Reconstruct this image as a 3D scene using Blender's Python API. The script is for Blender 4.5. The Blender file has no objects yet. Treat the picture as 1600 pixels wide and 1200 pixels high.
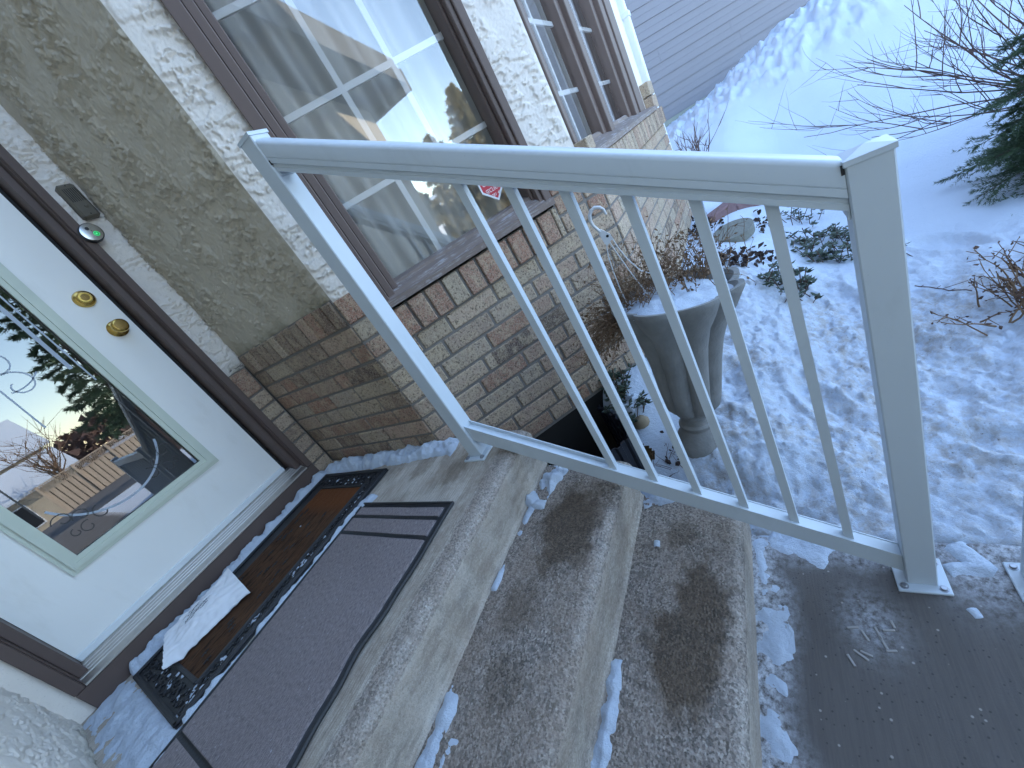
import bpy, math, random
import numpy as np
from mathutils import Vector, Matrix

random.seed(7)
RNG = np.random.default_rng(11)
C = bpy.context.scene.collection
SC = bpy.context.scene
R = math.radians

# ------------------------------------------------------------------ camera, sky, sun, exposure
cam = bpy.data.cameras.new('camera')
cam.sensor_width = 36.0
cam.lens = 36.0 * 612.09 / 1600.0
cam.clip_start = 0.02
cam.clip_end = 300
camo = bpy.data.objects.new('camera', cam)
C.objects.link(camo)
RW = np.array([[0.38900981, -0.78337045, -0.48477016],
               [-0.59562308, 0.18756254, -0.78105917],
               [0.70278340, 0.59257998, -0.39362985]])
CAM = (-0.8367, -2.0113, 0.669)
mm = Matrix.Identity(4)
for i in range(3):
    mm[i][0] = RW[0][i]; mm[i][1] = -RW[1][i]; mm[i][2] = -RW[2][i]; mm[i][3] = CAM[i]
camo.matrix_world = mm
SC.camera = camo

SUN_EL, SUN_AZ = R(32), R(58)            # azimuth measured from +Y towards +X
world = bpy.data.worlds.new('World')
SC.world = world
world.use_nodes = True
wn = world.node_tree
bg = wn.nodes['Background']
sky = wn.nodes.new('ShaderNodeTexSky')
sky.sky_type = 'NISHITA'
sky.sun_disc = False
sky.sun_elevation = SUN_EL
sky.sun_rotation = SUN_AZ
sky.air_density = 1.0
sky.dust_density = 0.25
sky.ozone_density = 0.4
wn.links.new(sky.outputs[0], bg.inputs[0])
bg.inputs[1].default_value = 0.15
sl = bpy.data.lights.new('sun', 'SUN')
sl.energy = 2.4
sl.angle = R(0.53)
sl.color = (1.0, 0.93, 0.82)
so = bpy.data.objects.new('sun', sl)
C.objects.link(so)
sd = Vector((math.sin(SUN_AZ) * math.cos(SUN_EL), math.cos(SUN_AZ) * math.cos(SUN_EL), math.sin(SUN_EL)))
so.rotation_euler = sd.to_track_quat('Z', 'Y').to_euler()
so.location = (0, 0, 20)
SC.view_settings.view_transform = 'Standard'
SC.view_settings.look = 'None'
SC.view_settings.exposure = 2.85
SC.view_settings.gamma = 1.0
SC.view_settings.use_curve_mapping = False
SC.render.engine = 'CYCLES'
SC.cycles.use_denoising = True
SC.cycles.max_bounces = 8
SC.cycles.transparent_max_bounces = 16

# ------------------------------------------------------------------ noise
def _hash(ix, iy, seed):
    h = (ix.astype(np.int64) * 374761393 + iy.astype(np.int64) * 668265263 + seed * 974634777) & 0xffffffff
    h = ((h ^ (h >> 13)) * 1274126177) & 0xffffffff
    h = h ^ (h >> 16)
    return h.astype(np.float64) / 4294967295.0

def gn(x, y, seed=0):
    x = np.asarray(x, float); y = np.asarray(y, float)
    ix = np.floor(x); iy = np.floor(y); fx = x - ix; fy = y - iy
    u = fx * fx * fx * (fx * (fx * 6 - 15) + 10); v = fy * fy * fy * (fy * (fy * 6 - 15) + 10)
    def g(dx, dy):
        a = _hash(ix + dx, iy + dy, seed) * 2 * np.pi
        return np.cos(a) * (fx - dx) + np.sin(a) * (fy - dy)
    a = g(0, 0) * (1 - u) + g(1, 0) * u
    b = g(0, 1) * (1 - u) + g(1, 1) * u
    return (a * (1 - v) + b * v) * 1.5

def fbm(x, y, o=4, seed=0, gain=.5):
    s = 0; a = 1.0; t = 0; f = 1.0
    for i in range(o):
        s = s + a * gn(x * f + 7.3 * i, y * f - 3.1 * i, seed + i); t += a; a *= gain; f *= 2.03
    return s / t

def sm(t):
    t = np.clip(t, 0, 1)
    return t * t * (3 - 2 * t)

# ------------------------------------------------------------------ object helpers
WL = {}
def _o(p):
    return Vector(p) if p is not None else Vector((0, 0, 0))

def empty(name, loc, label=None, cat=None, group=None):
    o = bpy.data.objects.new(name, None)
    o.empty_display_size = .1
    C.objects.link(o)
    o.location = loc
    WL[o] = Vector(loc)
    tag(o, label, cat, group)
    return o

def tag(o, label=None, cat=None, group=None, kind=None):
    if label: o['label'] = label
    if cat: o['category'] = cat
    if group: o['group'] = group
    if kind: o['kind'] = kind
    return o

def mesh(name, V, F, mat, smooth=False, attrs=None):
    me = bpy.data.meshes.new(name)
    if isinstance(F, np.ndarray):
        V = np.asarray(V, np.float32); n = len(F); k = F.shape[1]
        me.vertices.add(len(V)); me.vertices.foreach_set('co', V.ravel())
        me.loops.add(n * k); me.loops.foreach_set('vertex_index', F.astype(np.int32).ravel())
        me.polygons.add(n)
        me.polygons.foreach_set('loop_start', np.arange(0, n * k, k, dtype=np.int32))
        me.update(calc_edges=True)
    else:
        me.from_pydata([tuple(map(float, v)) for v in V], [], F)
        me.update()
    if smooth:
        me.polygons.foreach_set('use_smooth', np.ones(len(me.polygons), bool))
    if attrs:
        for k2, a in attrs.items():
            at = me.attributes.new(k2, 'FLOAT', 'POINT')
            at.data.foreach_set('value', np.asarray(a, np.float32))
    if mat:
        for m in (mat if isinstance(mat, (list, tuple)) else [mat]):
            me.materials.append(m)
    return me

def inst(name, me, loc, parent=None, rot=None):
    o = bpy.data.objects.new(name, me)
    C.objects.link(o)
    loc = Vector(loc)
    if parent is not None:
        o.parent = parent
        o.location = loc - WL[parent]
    else:
        o.location = loc
    if rot is not None: o.rotation_euler = rot
    WL[o] = loc
    return o

def add(name, V, F, mat, parent=None, smooth=False, origin=None, attrs=None):
    """V in world coordinates"""
    org = WL[parent] if parent is not None and origin is None else _o(origin)
    V = np.asarray(V, float) - np.array(org)
    return inst(name, mesh(name, V, F, mat, smooth, attrs), org, parent)

def cbox_vf(sx, sy, sz, b):
    """chamfered box: 24 vertices, 26 faces"""
    V = []; idx = {}
    for ax in range(3):
        for s in (-1, 1):
            for s1 in (-1, 1):
                for s2 in (-1, 1):
                    h = [sx / 2, sy / 2, sz / 2]; sg = [0, 0, 0]
                    o1, o2 = [(1, 2), (0, 2), (0, 1)][ax]
                    sg[ax] = s; sg[o1] = s1; sg[o2] = s2
                    p = [sg[i] * (h[i] if i == ax else h[i] - b) for i in range(3)]
                    idx[(ax, tuple(sg))] = len(V); V.append(p)
    F = []
    for ax in range(3):
        o1, o2 = [(1, 2), (0, 2), (0, 1)][ax]
        for s in (-1, 1):
            q = []
            for s1, s2 in ((-1, -1), (1, -1), (1, 1), (-1, 1)):
                sg = [0, 0, 0]; sg[ax] = s; sg[o1] = s1; sg[o2] = s2
                q.append(idx[(ax, tuple(sg))])
            flip = (s > 0) == (ax == 1)
            F.append(q[::-1] if flip else q)
    for a in range(3):
        for b2 in range(a + 1, 3):
            c = 3 - a - b2
            for sa in (-1, 1):
                for sb in (-1, 1):
                    q = []
                    for sc in (-1, 1):
                        sg = [0, 0, 0]; sg[a] = sa; sg[b2] = sb; sg[c] = sc
                        q.append((idx[(a, tuple(sg))], idx[(b2, tuple(sg))]))
                    F.append([q[0][0], q[0][1], q[1][1], q[1][0]])
    for sa in (-1, 1):
        for sb in (-1, 1):
            for sc in (-1, 1):
                sg = (sa, sb, sc)
                F.append([idx[(0, sg)], idx[(1, sg)], idx[(2, sg)]])
    return V, F

_fixcache = {}
def fixn(me):
    import bmesh
    bm = bmesh.new(); bm.from_mesh(me)
    bmesh.ops.recalc_face_normals(bm, faces=bm.faces)
    bm.to_mesh(me); bm.free()
    return me

class MB:
    """collects geometry in world coordinates for ONE mesh"""
    def __init__(s): s.V = []; s.F = []
    def add(s, V, F):
        n = len(s.V)
        s.V += [tuple(map(float, v)) for v in V]
        s.F += [[i + n for i in f] for f in F]
        return s
    def box(s, x0, x1, y0, y1, z0, z1, b=0.0):
        if b > 0:
            V, F = cbox_vf(x1 - x0, y1 - y0, z1 - z0, b)
            c = ((x0 + x1) / 2, (y0 + y1) / 2, (z0 + z1) / 2)
            return s.add([[v[i] + c[i] for i in range(3)] for v in V], F)
        V = [(x, y, z) for x in (x0, x1) for y in (y0, y1) for z in (z0, z1)]
        return s.add(V, [[0, 1, 3, 2], [4, 6, 7, 5], [0, 4, 5, 1], [2, 3, 7, 6], [0, 2, 6, 4], [1, 5, 7, 3]])
    def obox(s, o, ux, uy, uz, x0, x1, y0, y1, z0, z1, b=0.0):
        """box in a local frame"""
        t = MB().box(x0, x1, y0, y1, z0, z1, b)
        o = np.array(o, float); A = np.array([ux, uy, uz], float)
        return s.add([o + np.array(v) @ A for v in t.V], t.F)
    def prism(s, pts, a, b):
        """polygon pts (list of 3D) extruded from offset a to offset b (3D vectors)"""
        n = len(pts); a = np.array(a); b = np.array(b)
        V = [np.array(p) + a for p in pts] + [np.array(p) + b for p in pts]
        F = [list(range(n))[::-1], list(range(n, 2 * n))] + [[i, (i + 1) % n, n + (i + 1) % n, n + i] for i in range(n)]
        return s.add(V, F)
    def tube(s, P, r, k=8, cap=True):
        P = [np.array(p, float) for p in P]
        rr = r if hasattr(r, '__len__') else [r] * len(P)
        V = []; up = None
        for i, p in enumerate(P):
            t = P[min(i + 1, len(P) - 1)] - P[max(i - 1, 0)]
            t = t / (np.linalg.norm(t) + 1e-12)
            if up is None:
                up = np.array([0, 0, 1.]) if abs(t[2]) < .9 else np.array([1., 0, 0])
            a = np.cross(t, up); a /= (np.linalg.norm(a) + 1e-12); b = np.cross(a, t); up = b
            for j in range(k):
                th = 2 * math.pi * j / k
                V.append(p + rr[i] * (math.cos(th) * a + math.sin(th) * b))
        F = []
        for i in range(len(P) - 1):
            for j in range(k):
                F.append([i * k + j, i * k + (j + 1) % k, (i + 1) * k + (j + 1) % k, (i + 1) * k + j])
        if cap:
            F.append(list(range(k))[::-1]); F.append([(len(P) - 1) * k + j for j in range(k)])
        return s.add(V, F)
    def lathe(s, c, prof, k=24, axis=None):
        """prof: (r, h) along axis"""
        ax = np.array(axis if axis is not None else (0, 0, 1), float); ax /= np.linalg.norm(ax)
        up = np.array([0, 0, 1.]) if abs(ax[2]) < .9 else np.array([1., 0, 0])
        a = np.cross(ax, up); a /= np.linalg.norm(a); b = np.cross(ax, a); c = np.array(c, float)
        V = []
        for r, h in prof:
            for j in range(k):
                th = 2 * math.pi * j / k
                V.append(c + ax * h + r * (math.cos(th) * a + math.sin(th) * b))
        F = []
        for i in range(len(prof) - 1):
            for j in range(k):
                F.append([i * k + j, i * k + (j + 1) % k, (i + 1) * k + (j + 1) % k, (i + 1) * k + j])
        F.append(list(range(k))[::-1]); F.append([(len(prof) - 1) * k + j for j in range(k)])
        return s.add(V, F)
    def build(s, name, mat, parent=None, smooth=False, origin=None, fix=True):
        if origin is None and parent is None:
            origin = np.mean(np.array(s.V), 0); origin[2] = np.array(s.V)[:, 2].min()
        o = add(name, s.V, s.F, mat, parent, False, origin)
        if fix: fixn(o.data)
        if smooth: autosmooth(o)
        return o

def autosmooth(o, ang=40):
    me = o.data
    me.polygons.foreach_set('use_smooth', np.ones(len(me.polygons), bool))
    try:
        me.set_sharp_from_angle(angle=R(ang))
    except Exception:
        pass

def gridF(n, m):
    i, j = np.meshgrid(np.arange(n - 1), np.arange(m - 1), indexing='ij')
    a = (i * m + j).ravel()
    return np.stack([a, a + m, a + m + 1, a + 1], 1)

# ------------------------------------------------------------------ materials
class NT:
    def __init__(s, name):
        s.m = bpy.data.materials.new(name); s.m.use_nodes = True
        s.t = s.m.node_tree; s.b = s.t.nodes['Principled BSDF']
    def n(s, ty, **kw):
        nd = s.t.nodes.new('ShaderNode' + ty)
        for k, v in kw.items():
            if k.startswith('i_'): s.put(nd.inputs[k[2:].replace('_', ' ')], v)
            elif k[0] == 'i' and k[1:].isdigit(): s.put(nd.inputs[int(k[1:])], v)
            else: setattr(nd, k, v)
        return nd
    def put(s, inp, v):
        if isinstance(v, bpy.types.NodeSocket): s.t.links.new(v, inp)
        elif isinstance(v, bpy.types.Node): s.t.links.new(v.outputs[0], inp)
        else: inp.default_value = v
    def set(s, name, v): s.put(s.b.inputs[name], v)
    def pos(s): return s.n('NewGeometry').outputs['Position']
    def obj(s): return s.n('TexCoord').outputs['Object']
    def attr(s, a): return s.n('Attribute', attribute_name=a).outputs['Fac']
    def map(s, vec, scale=(1, 1, 1), rot=(0, 0, 0)):
        return s.n('Mapping', i_Vector=vec, i_Scale=scale, i_Rotation=rot).outputs[0]
    def noise(s, vec, sc, det=4, rough=.55, dist=0):
        return s.n('TexNoise', i_Vector=vec, i_Scale=sc, i_Detail=det, i_Roughness=rough, i_Distortion=dist).outputs['Fac']
    def vor(s, vec, sc, feature='F1', out='Distance', rnd=1.0):
        return s.n('TexVoronoi', feature=feature, i_Vector=vec, i_Scale=sc, i_Randomness=rnd).outputs[out]
    def ramp(s, fac, stops, interp='LINEAR'):
        nd = s.n('ValToRGB'); cr = nd.color_ramp; cr.interpolation = interp
        while len(cr.elements) < len(stops): cr.elements.new(.5)
        for e, (p, c) in zip(cr.elements, stops):
            e.position = p
            e.color = (c, c, c, 1) if not hasattr(c, '__len__') else (*c, 1)
        s.put(nd.inputs[0], fac)
        return nd.outputs[0]
    def mix(s, fac, a, b, mode='MIX'):
        nd = s.n('Mix', data_type='RGBA', blend_type=mode)
        s.put(nd.inputs[0], fac)
        s.put(nd.inputs[6], (*a, 1) if isinstance(a, tuple) and len(a) == 3 else a)
        s.put(nd.inputs[7], (*b, 1) if isinstance(b, tuple) and len(b) == 3 else b)
        return nd.outputs[2]
    def math(s, op, a, b=0.0, clamp=False):
        nd = s.n('Math', operation=op, use_clamp=clamp); s.put(nd.inputs[0], a); s.put(nd.inputs[1], b)
        return nd.outputs[0]
    def bump(s, h, strength=.5, dist=.002, normal=None):
        nd = s.n('Bump', i_Strength=strength, i_Distance=dist, i_Height=h)
        if normal is not None: s.put(nd.inputs['Normal'], normal)
        s.set('Normal', nd.outputs[0])
        return nd.outputs[0]

def rgb(*c): return tuple(c)

def simple(name, col, rough=.6, metal=0, var=.0, sc=20, bump=0, bsc=60, bd=.001, spec=None):
    n = NT(name); p = n.pos()
    if var:
        f = n.noise(p, sc, 5, .6)
        n.set('Base Color', n.mix(f, tuple(c * (1 - var) for c in col), tuple(min(1, c * (1 + var)) for c in col)))
    else:
        n.set('Base Color', (*col, 1))
    n.set('Roughness', rough); n.set('Metallic', metal)
    if spec is not None: n.set('Specular IOR Level', spec)
    if bump: n.bump(n.noise(p, bsc, 4, .6), bump, bd)
    return n.m

def m_brick(name, palette):
    n = NT(name); p = n.pos()
    rnd = n.n('ObjectInfo').outputs['Random']
    off = n.n('VectorMath', operation='ADD'); n.put(off.inputs[0], p)
    cv = n.n('CombineXYZ'); r10 = n.math('MULTIPLY', rnd, 37.0)
    n.put(cv.inputs[0], r10); n.put(cv.inputs[1], n.math('MULTIPLY', rnd, 91.0)); n.put(off.inputs[1], cv.outputs[0])
    v = off.outputs[0]
    base = n.ramp(rnd, palette)
    blot = n.noise(v, 26, 4, .65, .4)
    col = n.mix(n.ramp(blot, [(.44, 0.), (.64, .6)]), base, (.50, .385, .25))
    red = n.noise(v, 38, 3, .6, .8)
    col = n.mix(n.ramp(red, [(.58, 0.), (.72, .55)]), col, (.28, .135, .085))
    pit = n.noise(v, 120, 3, .7)
    col = n.mix(n.ramp(pit, [(.36, .95), (.49, 0.)]), col, (.085, .06, .042))
    fine = n.noise(v, 330, 2, .7)
    col = n.mix(n.ramp(fine, [(.36, .6), (.55, 0.)]), col, (.56, .47, .36), 'MIX')
    n.set('Base Color', col); n.set('Roughness', .93); n.set('Specular IOR Level', .25)
    h = n.math('ADD', n.math('MULTIPLY', pit, .7), n.math('MULTIPLY', n.noise(v, 60, 3, .6), .8))
    n.bump(n.math('ADD', h, n.math('MULTIPLY', fine, .3)), .8, .004)
    return n.m

def m_concrete(name):
    n = NT(name); p = n.pos()
    agg = n.attr('agg'); wet = n.attr('wet'); worn = n.attr('worn')
    sp = n.vor(p, 215, 'F1', 'Color')
    spv = n.n('SeparateColor', i0=sp).outputs[0]
    stone = n.ramp(spv, [(0, (.045, .036, .032)), (.2, (.16, .125, .108)), (.42, (.25, .205, .178)), (.72, (.32, .27, .235)), (.93, (.42, .365, .32)), (1, (.6, .54, .48))], 'CONSTANT')
    fine = n.noise(p, 500, 3, .7)
    paste = n.mix(n.noise(p, 5, 5, .6), (.56, .495, .41), (.75, .675, .575))
    paste = n.mix(n.ramp(fine, [(.3, .5), (.55, 0.)]), paste, (.2, .18, .16))
    brm = n.noise(n.map(p, (11, 230, 1)), 1, 3, .65)
    paste = n.mix(n.ramp(brm, [(.36, .55), (.56, 0.)]), paste, (.22, .19, .16))
    big = n.vor(p, 95, 'F1', 'Color'); bv = n.n('SeparateColor', i0=big).outputs[1]
    stone = n.mix(n.ramp(bv, [(.86, 0.), (.90, .7)]), stone, (.07, .06, .055))
    col = n.mix(n.math('MULTIPLY', agg, .80), paste, stone)
    tint = n.noise(p, 9, 4, .6)
    col = n.mix(n.ramp(tint, [(.38, 0.), (.68, .45)]), col, (.31, .235, .175))
    col = n.mix(n.math('MULTIPLY', worn, n.ramp(n.noise(p, 160, 3, .7), [(.35, 0.), (.62, .75)])), col, (.60, .55, .49))
    pitc = n.noise(p, 260, 2, .8)
    col = n.mix(n.math('MULTIPLY', agg, n.ramp(pitc, [(.30, .85), (.38, 0.)])), col, (.05, .042, .038))
    wet = n.ramp(n.math('ADD', wet, n.math('MULTIPLY', n.math('SUBTRACT', n.noise(p, 48, 5, .75), .5), n.math('MULTIPLY', n.math('MULTIPLY', wet, n.math('SUBTRACT', 1.0, wet)), 5.0))), [(.05, 0.), (.95, 1.)])
    dark = n.mix(1.0, col, (.40, .345, .28), 'MULTIPLY')
    col = n.mix(wet, col, dark)
    n.set('Base Color', col)
    n.set('Roughness', n.math('SUBTRACT', .92, n.math('MULTIPLY', wet, .28)))
    h = n.math('ADD', n.math('MULTIPLY', n.vor(p, 210, 'SMOOTH_F1'), n.math('MULTIPLY', agg, -1.2)), n.math('MULTIPLY', fine, .5))
    n.bump(h, .9, .004)
    return n.m

def m_walk(name):
    n = NT(name); p = n.pos()
    f = n.noise(p, 3.2, 6, .62)
    col = n.mix(f, (.072, .060, .053), (.15, .13, .115))
    br = n.noise(n.map(p, (14, 260, 1)), 1, 2, .6)
    col = n.mix(n.ramp(br, [(.35, .35), (.62, 0.)]), col, (.06, .055, .052))
    sp = n.vor(p, 70, 'F1'); col = n.mix(n.ramp(sp, [(.10, .8), (.17, 0.)]), col, (.03, .028, .026))
    gr = n.vor(n.map(p, (1, 1, 1)), 33, 'F1'); col = n.mix(n.ramp(gr, [(.06, .7), (.1, 0.)]), col, (.42, .38, .34))
    fr = n.attr('frost')
    g = n.math('MULTIPLY', fr, n.ramp(n.noise(p, 55, 5, .75), [(.36, 0.), (.62, 1.)]))
    col = n.mix(g, col, (.68, .7, .74))
    n.set('Base Color', col); n.set('Roughness', n.ramp(f, [(.3, .55), (.7, .85)]))
    n.bump(n.math('ADD', n.math('MULTIPLY', br, .5), n.noise(p, 300, 4, .7)), .5, .003)
    return n.m

def m_snow(name, dirty=False):
    n = NT(name); p = n.pos()
    col = n.mix(n.noise(p, 2.5, 4, .6), (.49, .555, .645), (.57, .635, .72))
    if dirty:
        d = n.attr('dirt')
        k = n.math('MULTIPLY', d, n.ramp(n.noise(p, 30, 5, .75), [(.40, 0.), (.62, .9)]))
        col = n.mix(k, col, (.40, .37, .34))
        k2 = n.math('MULTIPLY', d, n.ramp(n.noise(p, 85, 3, .7), [(.62, 0.), (.72, .8)]))
        col = n.mix(k2, col, (.16, .13, .10))
    n.set('Base Color', col); n.set('Roughness', .75)
    n.set('Subsurface Weight', 0.0)
    n.bump(n.math('ADD', n.noise(p, 60, 5, .7), n.math('MULTIPLY', n.noise(p, 300, 3, .7), .35)), .7, .012)
    return n.m

def m_stucco(name, a, b, stain=True):
    n = NT(name); p = n.pos()
    col = n.mix(n.noise(p, 4, 5, .6), a, b)
    pit = n.noise(p, 140, 3, .7)
    col = n.mix(n.ramp(pit, [(.27, .35), (.4, 0.)]), col, tuple(x * .55 for x in a))
    st = n.attr('stain')
    g = n.ramp(n.noise(n.map(p, (14, 14, 9)), 1, 4, .6), [(.3, .35), (.6, 1.)])
    col = n.mix(n.math('MULTIPLY', st, g), col, (.115, .105, .05))
    n.set('Base Color', col); n.set('Roughness', .9); n.set('Specular IOR Level', .25)
    n.bump(n.math('ADD', n.noise(p, 90, 4, .65), n.math('MULTIPLY', n.noise(p, 420, 2, .6), .3)), .35, .004)
    return n.m

def m_paint(name, col, rough=.4, spec=.5):
    n = NT(name); p = n.pos()
    c = n.mix(n.noise(p, 3, 4, .6), tuple(x * .94 for x in col), tuple(min(1, x * 1.04) for x in col))
    sp = n.noise(p, 160, 3, .7)
    c = n.mix(n.ramp(sp, [(.24, .5), (.31, 0.)]), c, tuple(x * .7 for x in col))
    sm_ = n.noise(n.map(p, (1.0, 1.0, .35)), 9, 5, .7, .4)
    c = n.mix(n.ramp(sm_, [(.55, 0.), (.78, .22)]), c, tuple(x * f for x, f in zip(col, (.60, .57, .50))))
    n.set('Base Color', c); n.set('Roughness', rough); n.set('Specular IOR Level', spec)
    n.bump(n.noise(p, 700, 2, .5), .08, .0006)
    return n.m

def m_wood_trim(name, col, worn=.0, rough=.5):
    n = NT(name); p = n.pos()
    c = n.mix(n.noise(p, 6, 4, .6), tuple(x * .85 for x in col), tuple(min(1, x * 1.12) for x in col))
    if worn:
        # grain runs along the sill
        g = n.noise(n.map(p, (9, 9, 190), (0, 0, 0)), 1, 4, .7, .6)
        g2 = n.noise(p, 14, 4, .7)
        k = n.math('MULTIPLY', n.ramp(g, [(.50, 0.), (.58, 1.)]), n.ramp(g2, [(.42, 0.), (.62, worn)]))
        c = n.mix(k, c, (.42, .40, .40))
    n.set('Base Color', c); n.set('Roughness', rough); n.set('Specular IOR Level', .4)
    n.bump(n.noise(n.map(p, (40, 40, 40)), 6, 3, .6), .12, .0008)
    return n.m

def m_glass(name, refl=.30, tint=(1, 1, 1)):
    n = NT(name); t = n.t
    t.nodes.remove(n.b)
    out = [x for x in t.nodes if x.type == 'OUTPUT_MATERIAL'][0]
    tr = n.n('BsdfTransparent'); tr.inputs[0].default_value = (*tint, 1)
    gl = n.n('BsdfGlossy'); gl.inputs['Roughness'].default_value = 0.0
    gl.inputs[0].default_value = (1, 1, 1, 1)
    bp = n.n('Bump', i_Strength=.015, i_Distance=.01, i_Height=n.noise(n.pos(), 2.5, 1, .5))
    n.put(gl.inputs['Normal'], bp.outputs[0])
    fr = n.n('Fresnel'); fr.inputs[0].default_value = 1.5
    f = n.math('ADD', n.math('MULTIPLY', fr.outputs[0], 1.3), refl, True)
    mx = n.n('MixShader'); n.put(mx.inputs[0], f); n.put(mx.inputs[1], tr.outputs[0]); n.put(mx.inputs[2], gl.outputs[0])
    t.links.new(mx.outputs[0], out.inputs[0])
    return n.m

def m_leaf(name, a, b, rough=.6):
    n = NT(name); p = n.pos()
    c = n.mix(n.noise(p, 30, 3, .6), a, b)
    n.set('Base Color', c); n.set('Roughness', rough)
    return n.m

def m_carpet(name):
    n = NT(name); p = n.pos()
    f = n.noise(p, 4, 5, .6); c = n.mix(f, (.27, .225, .222), (.37, .315, .305))
    lp = n.noise(n.map(p, (90, 340, 90)), 1, 2, .6)
    c = n.mix(n.ramp(lp, [(.34, .55), (.6, 0.)]), c, (.075, .066, .07))
    sp = n.noise(p, 130, 2, .6); c = n.mix(n.ramp(sp, [(.70, 0.), (.76, .7)]), c, (.55, .55, .58))
    n.set('Base Color', c); n.set('Roughness', .95); n.set('Specular IOR Level', .15)
    n.bump(n.math('ADD', lp, n.noise(p, 500, 2, .7)), .8, .004)
    return n.m

def m_coir(name):
    n = NT(name); p = n.pos()
    f = n.noise(p, 7, 5, .65); c = n.mix(f, (.06, .028, .014), (.17, .085, .045))
    ln = n.noise(n.map(p, (16, 210, 1)), 1, 3, .65, .5)
    c = n.mix(n.ramp(ln, [(.40, .85), (.5, 0.)]), c, (.022, .014, .01))
    st = n.attr('rust'); c = n.mix(n.math('MULTIPLY', st, .8), c, (.20, .07, .025))
    n.set('Base Color', c); n.set('Roughness', .95); n.set('Specular IOR Level', .15)
    n.bump(n.math('ADD', n.noise(p, 600, 3, .8), ln), .9, .004)
    return n.m

def m_metal(name, col, rough=.35):
    n = NT(name); p = n.pos()
    n.set('Base Color', n.mix(n.noise(p, 60, 4, .6), tuple(c * .75 for c in col), col)); n.set('Metallic', 1.0); n.set('Roughness', rough)
    return n.m

M = {}
M['brick'] = m_brick('brick_tan', [(0, (.27, .15, .105)), (.16, (.40, .27, .20)), (.34, (.38, .30, .215)), (.5, (.46, .34, .25)), (.66, (.33, .265, .20)), (.8, (.43, .27, .20)), (.92, (.36, .31, .25)), (1, (.28, .15, .10))])
M['brickred'] = m_brick('brick_red', [(0, (.30, .13, .085)), (.5, (.27, .15, .105)), (1, (.34, .17, .12))])
M['brickbrown'] = m_brick('brick_brown', [(0, (.17, .10, .075)), (.5, (.22, .16, .12)), (1, (.19, .115, .09))])
M['brickdark'] = m_brick('brick_burnt', [(0, (.06, .035, .035)), (1, (.075, .04, .038))])
M['mortar'] = simple('mortar', (.21, .19, .17), .95, 0, .25, 60, .8, 300, .003)
M['conc'] = m_concrete('step_concrete')
M['walk'] = m_walk('walkway_concrete')
M['snow'] = m_snow('snow_clean')
M['snowd'] = m_snow('snow_trodden', True)
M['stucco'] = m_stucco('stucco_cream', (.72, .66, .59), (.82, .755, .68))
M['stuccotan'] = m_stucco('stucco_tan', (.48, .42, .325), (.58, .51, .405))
M['rail'] = m_paint('white_aluminium', (.545, .60, .645), .38)
M['trim'] = m_wood_trim('brown_trim', (.105, .073, .063), 0, .5)
M['trimwin'] = m_wood_trim('brown_window_trim', (.145, .102, .086), 0, .55)
M['sillw'] = m_wood_trim('weathered_sill', (.20, .15, .125), .8, .7)
M['dark'] = simple('dark_gap', (.012, .011, .010), .8)
M['door'] = m_paint('door_white', (.84, .83, .79), .38)
M['mold'] = simple('glazing_bead_cream', (.56, .60, .50), .45, 0, .1, 8)
M['alu'] = m_metal('sill_aluminium', (.62, .58, .53), .42)
M['sweep'] = simple('door_sweep_white', (.72, .76, .78), .4, 0, .08, 12)
M['brass'] = m_metal('brass', (.66, .44, .12), .22)
M['brassd'] = m_metal('brass_dark', (.22, .14, .05), .3)
M['glass'] = m_glass('window_glass', .10)
M['glassd'] = m_glass('door_glass', .09, (.6, .63, .66))
M['muntin'] = simple('muntin_white', (.86, .87, .88), .45)
M['curtain'] = simple('sheer_curtain', (.62, .61, .58), .9, 0, .06, 3)
M['etch'] = simple('etched_glass', (.40, .45, .52), .6)
M['came'] = simple('dark_came', (.02, .02, .022), .4)
M['rubber'] = simple('black_rubber', (.018, .018, .02), .55, 0, .3, 30, .4, 200, .002)
M['carpet'] = m_carpet('mat_carpet')
M['coir'] = m_coir('mat_coir')
M['paper'] = simple('paper_white', (.80, .81, .83), .7, 0, .03, 40)
M['ink'] = simple('ink', (.05, .05, .06), .7)
M['intercom'] = simple('intercom_plastic', (.115, .10, .075), .5, 0, .1, 40, .2, 300, .0008)
M['chrome'] = m_metal('bell_silver', (.75, .77, .8), .22)
M['green'] = simple('bell_button_green', (.02, .30, .08), .35)
M['black'] = simple('black_plastic', (.012, .012, .014), .35)
M['urn'] = simple('urn_concrete', (.225, .22, .205), .85, 0, .42, 11, .7, 120, .003)
M['well'] = simple('window_well_plastic', (.022, .024, .032), .42)
M['pvc'] = simple('white_plastic', (.56, .57, .58), .4)
M['stem'] = m_leaf('dead_stem', (.12, .065, .035), (.25, .16, .09), .85)
M['deadleaf'] = m_leaf('dead_leaf', (.05, .028, .022), (.15, .085, .055), .85)
M['mulch'] = m_leaf('dark_leaf_litter', (.018, .013, .012), (.06, .035, .026), .85)
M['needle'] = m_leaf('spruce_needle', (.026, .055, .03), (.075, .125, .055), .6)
M['needlesun'] = m_leaf('spruce_needle_sunlit', (.15, .13, .055), (.26, .20, .095), .7)  # golden sunlight put into the needle colour
M['bark'] = simple('bark', (.09, .06, .05), .9, 0, .3, 30, .6, 90, .004)
M['twig'] = m_leaf('twig_bark', (.06, .032, .026), (.13, .075, .058), .8)
M['evergreen'] = m_leaf('evergreen_leaf', (.022, .04, .028), (.06, .085, .05), .5)
M['siding'] = simple('siding_grey', (.165, .162, .185), .55, 0, .05, 2)
M['found'] = simple('foundation', (.26, .28, .24), .9, 0, .15, 8)
M['roof'] = simple('roof_shingle', (.13, .12, .12), .9, 0, .3, 14, .5, 60, .005)
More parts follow.
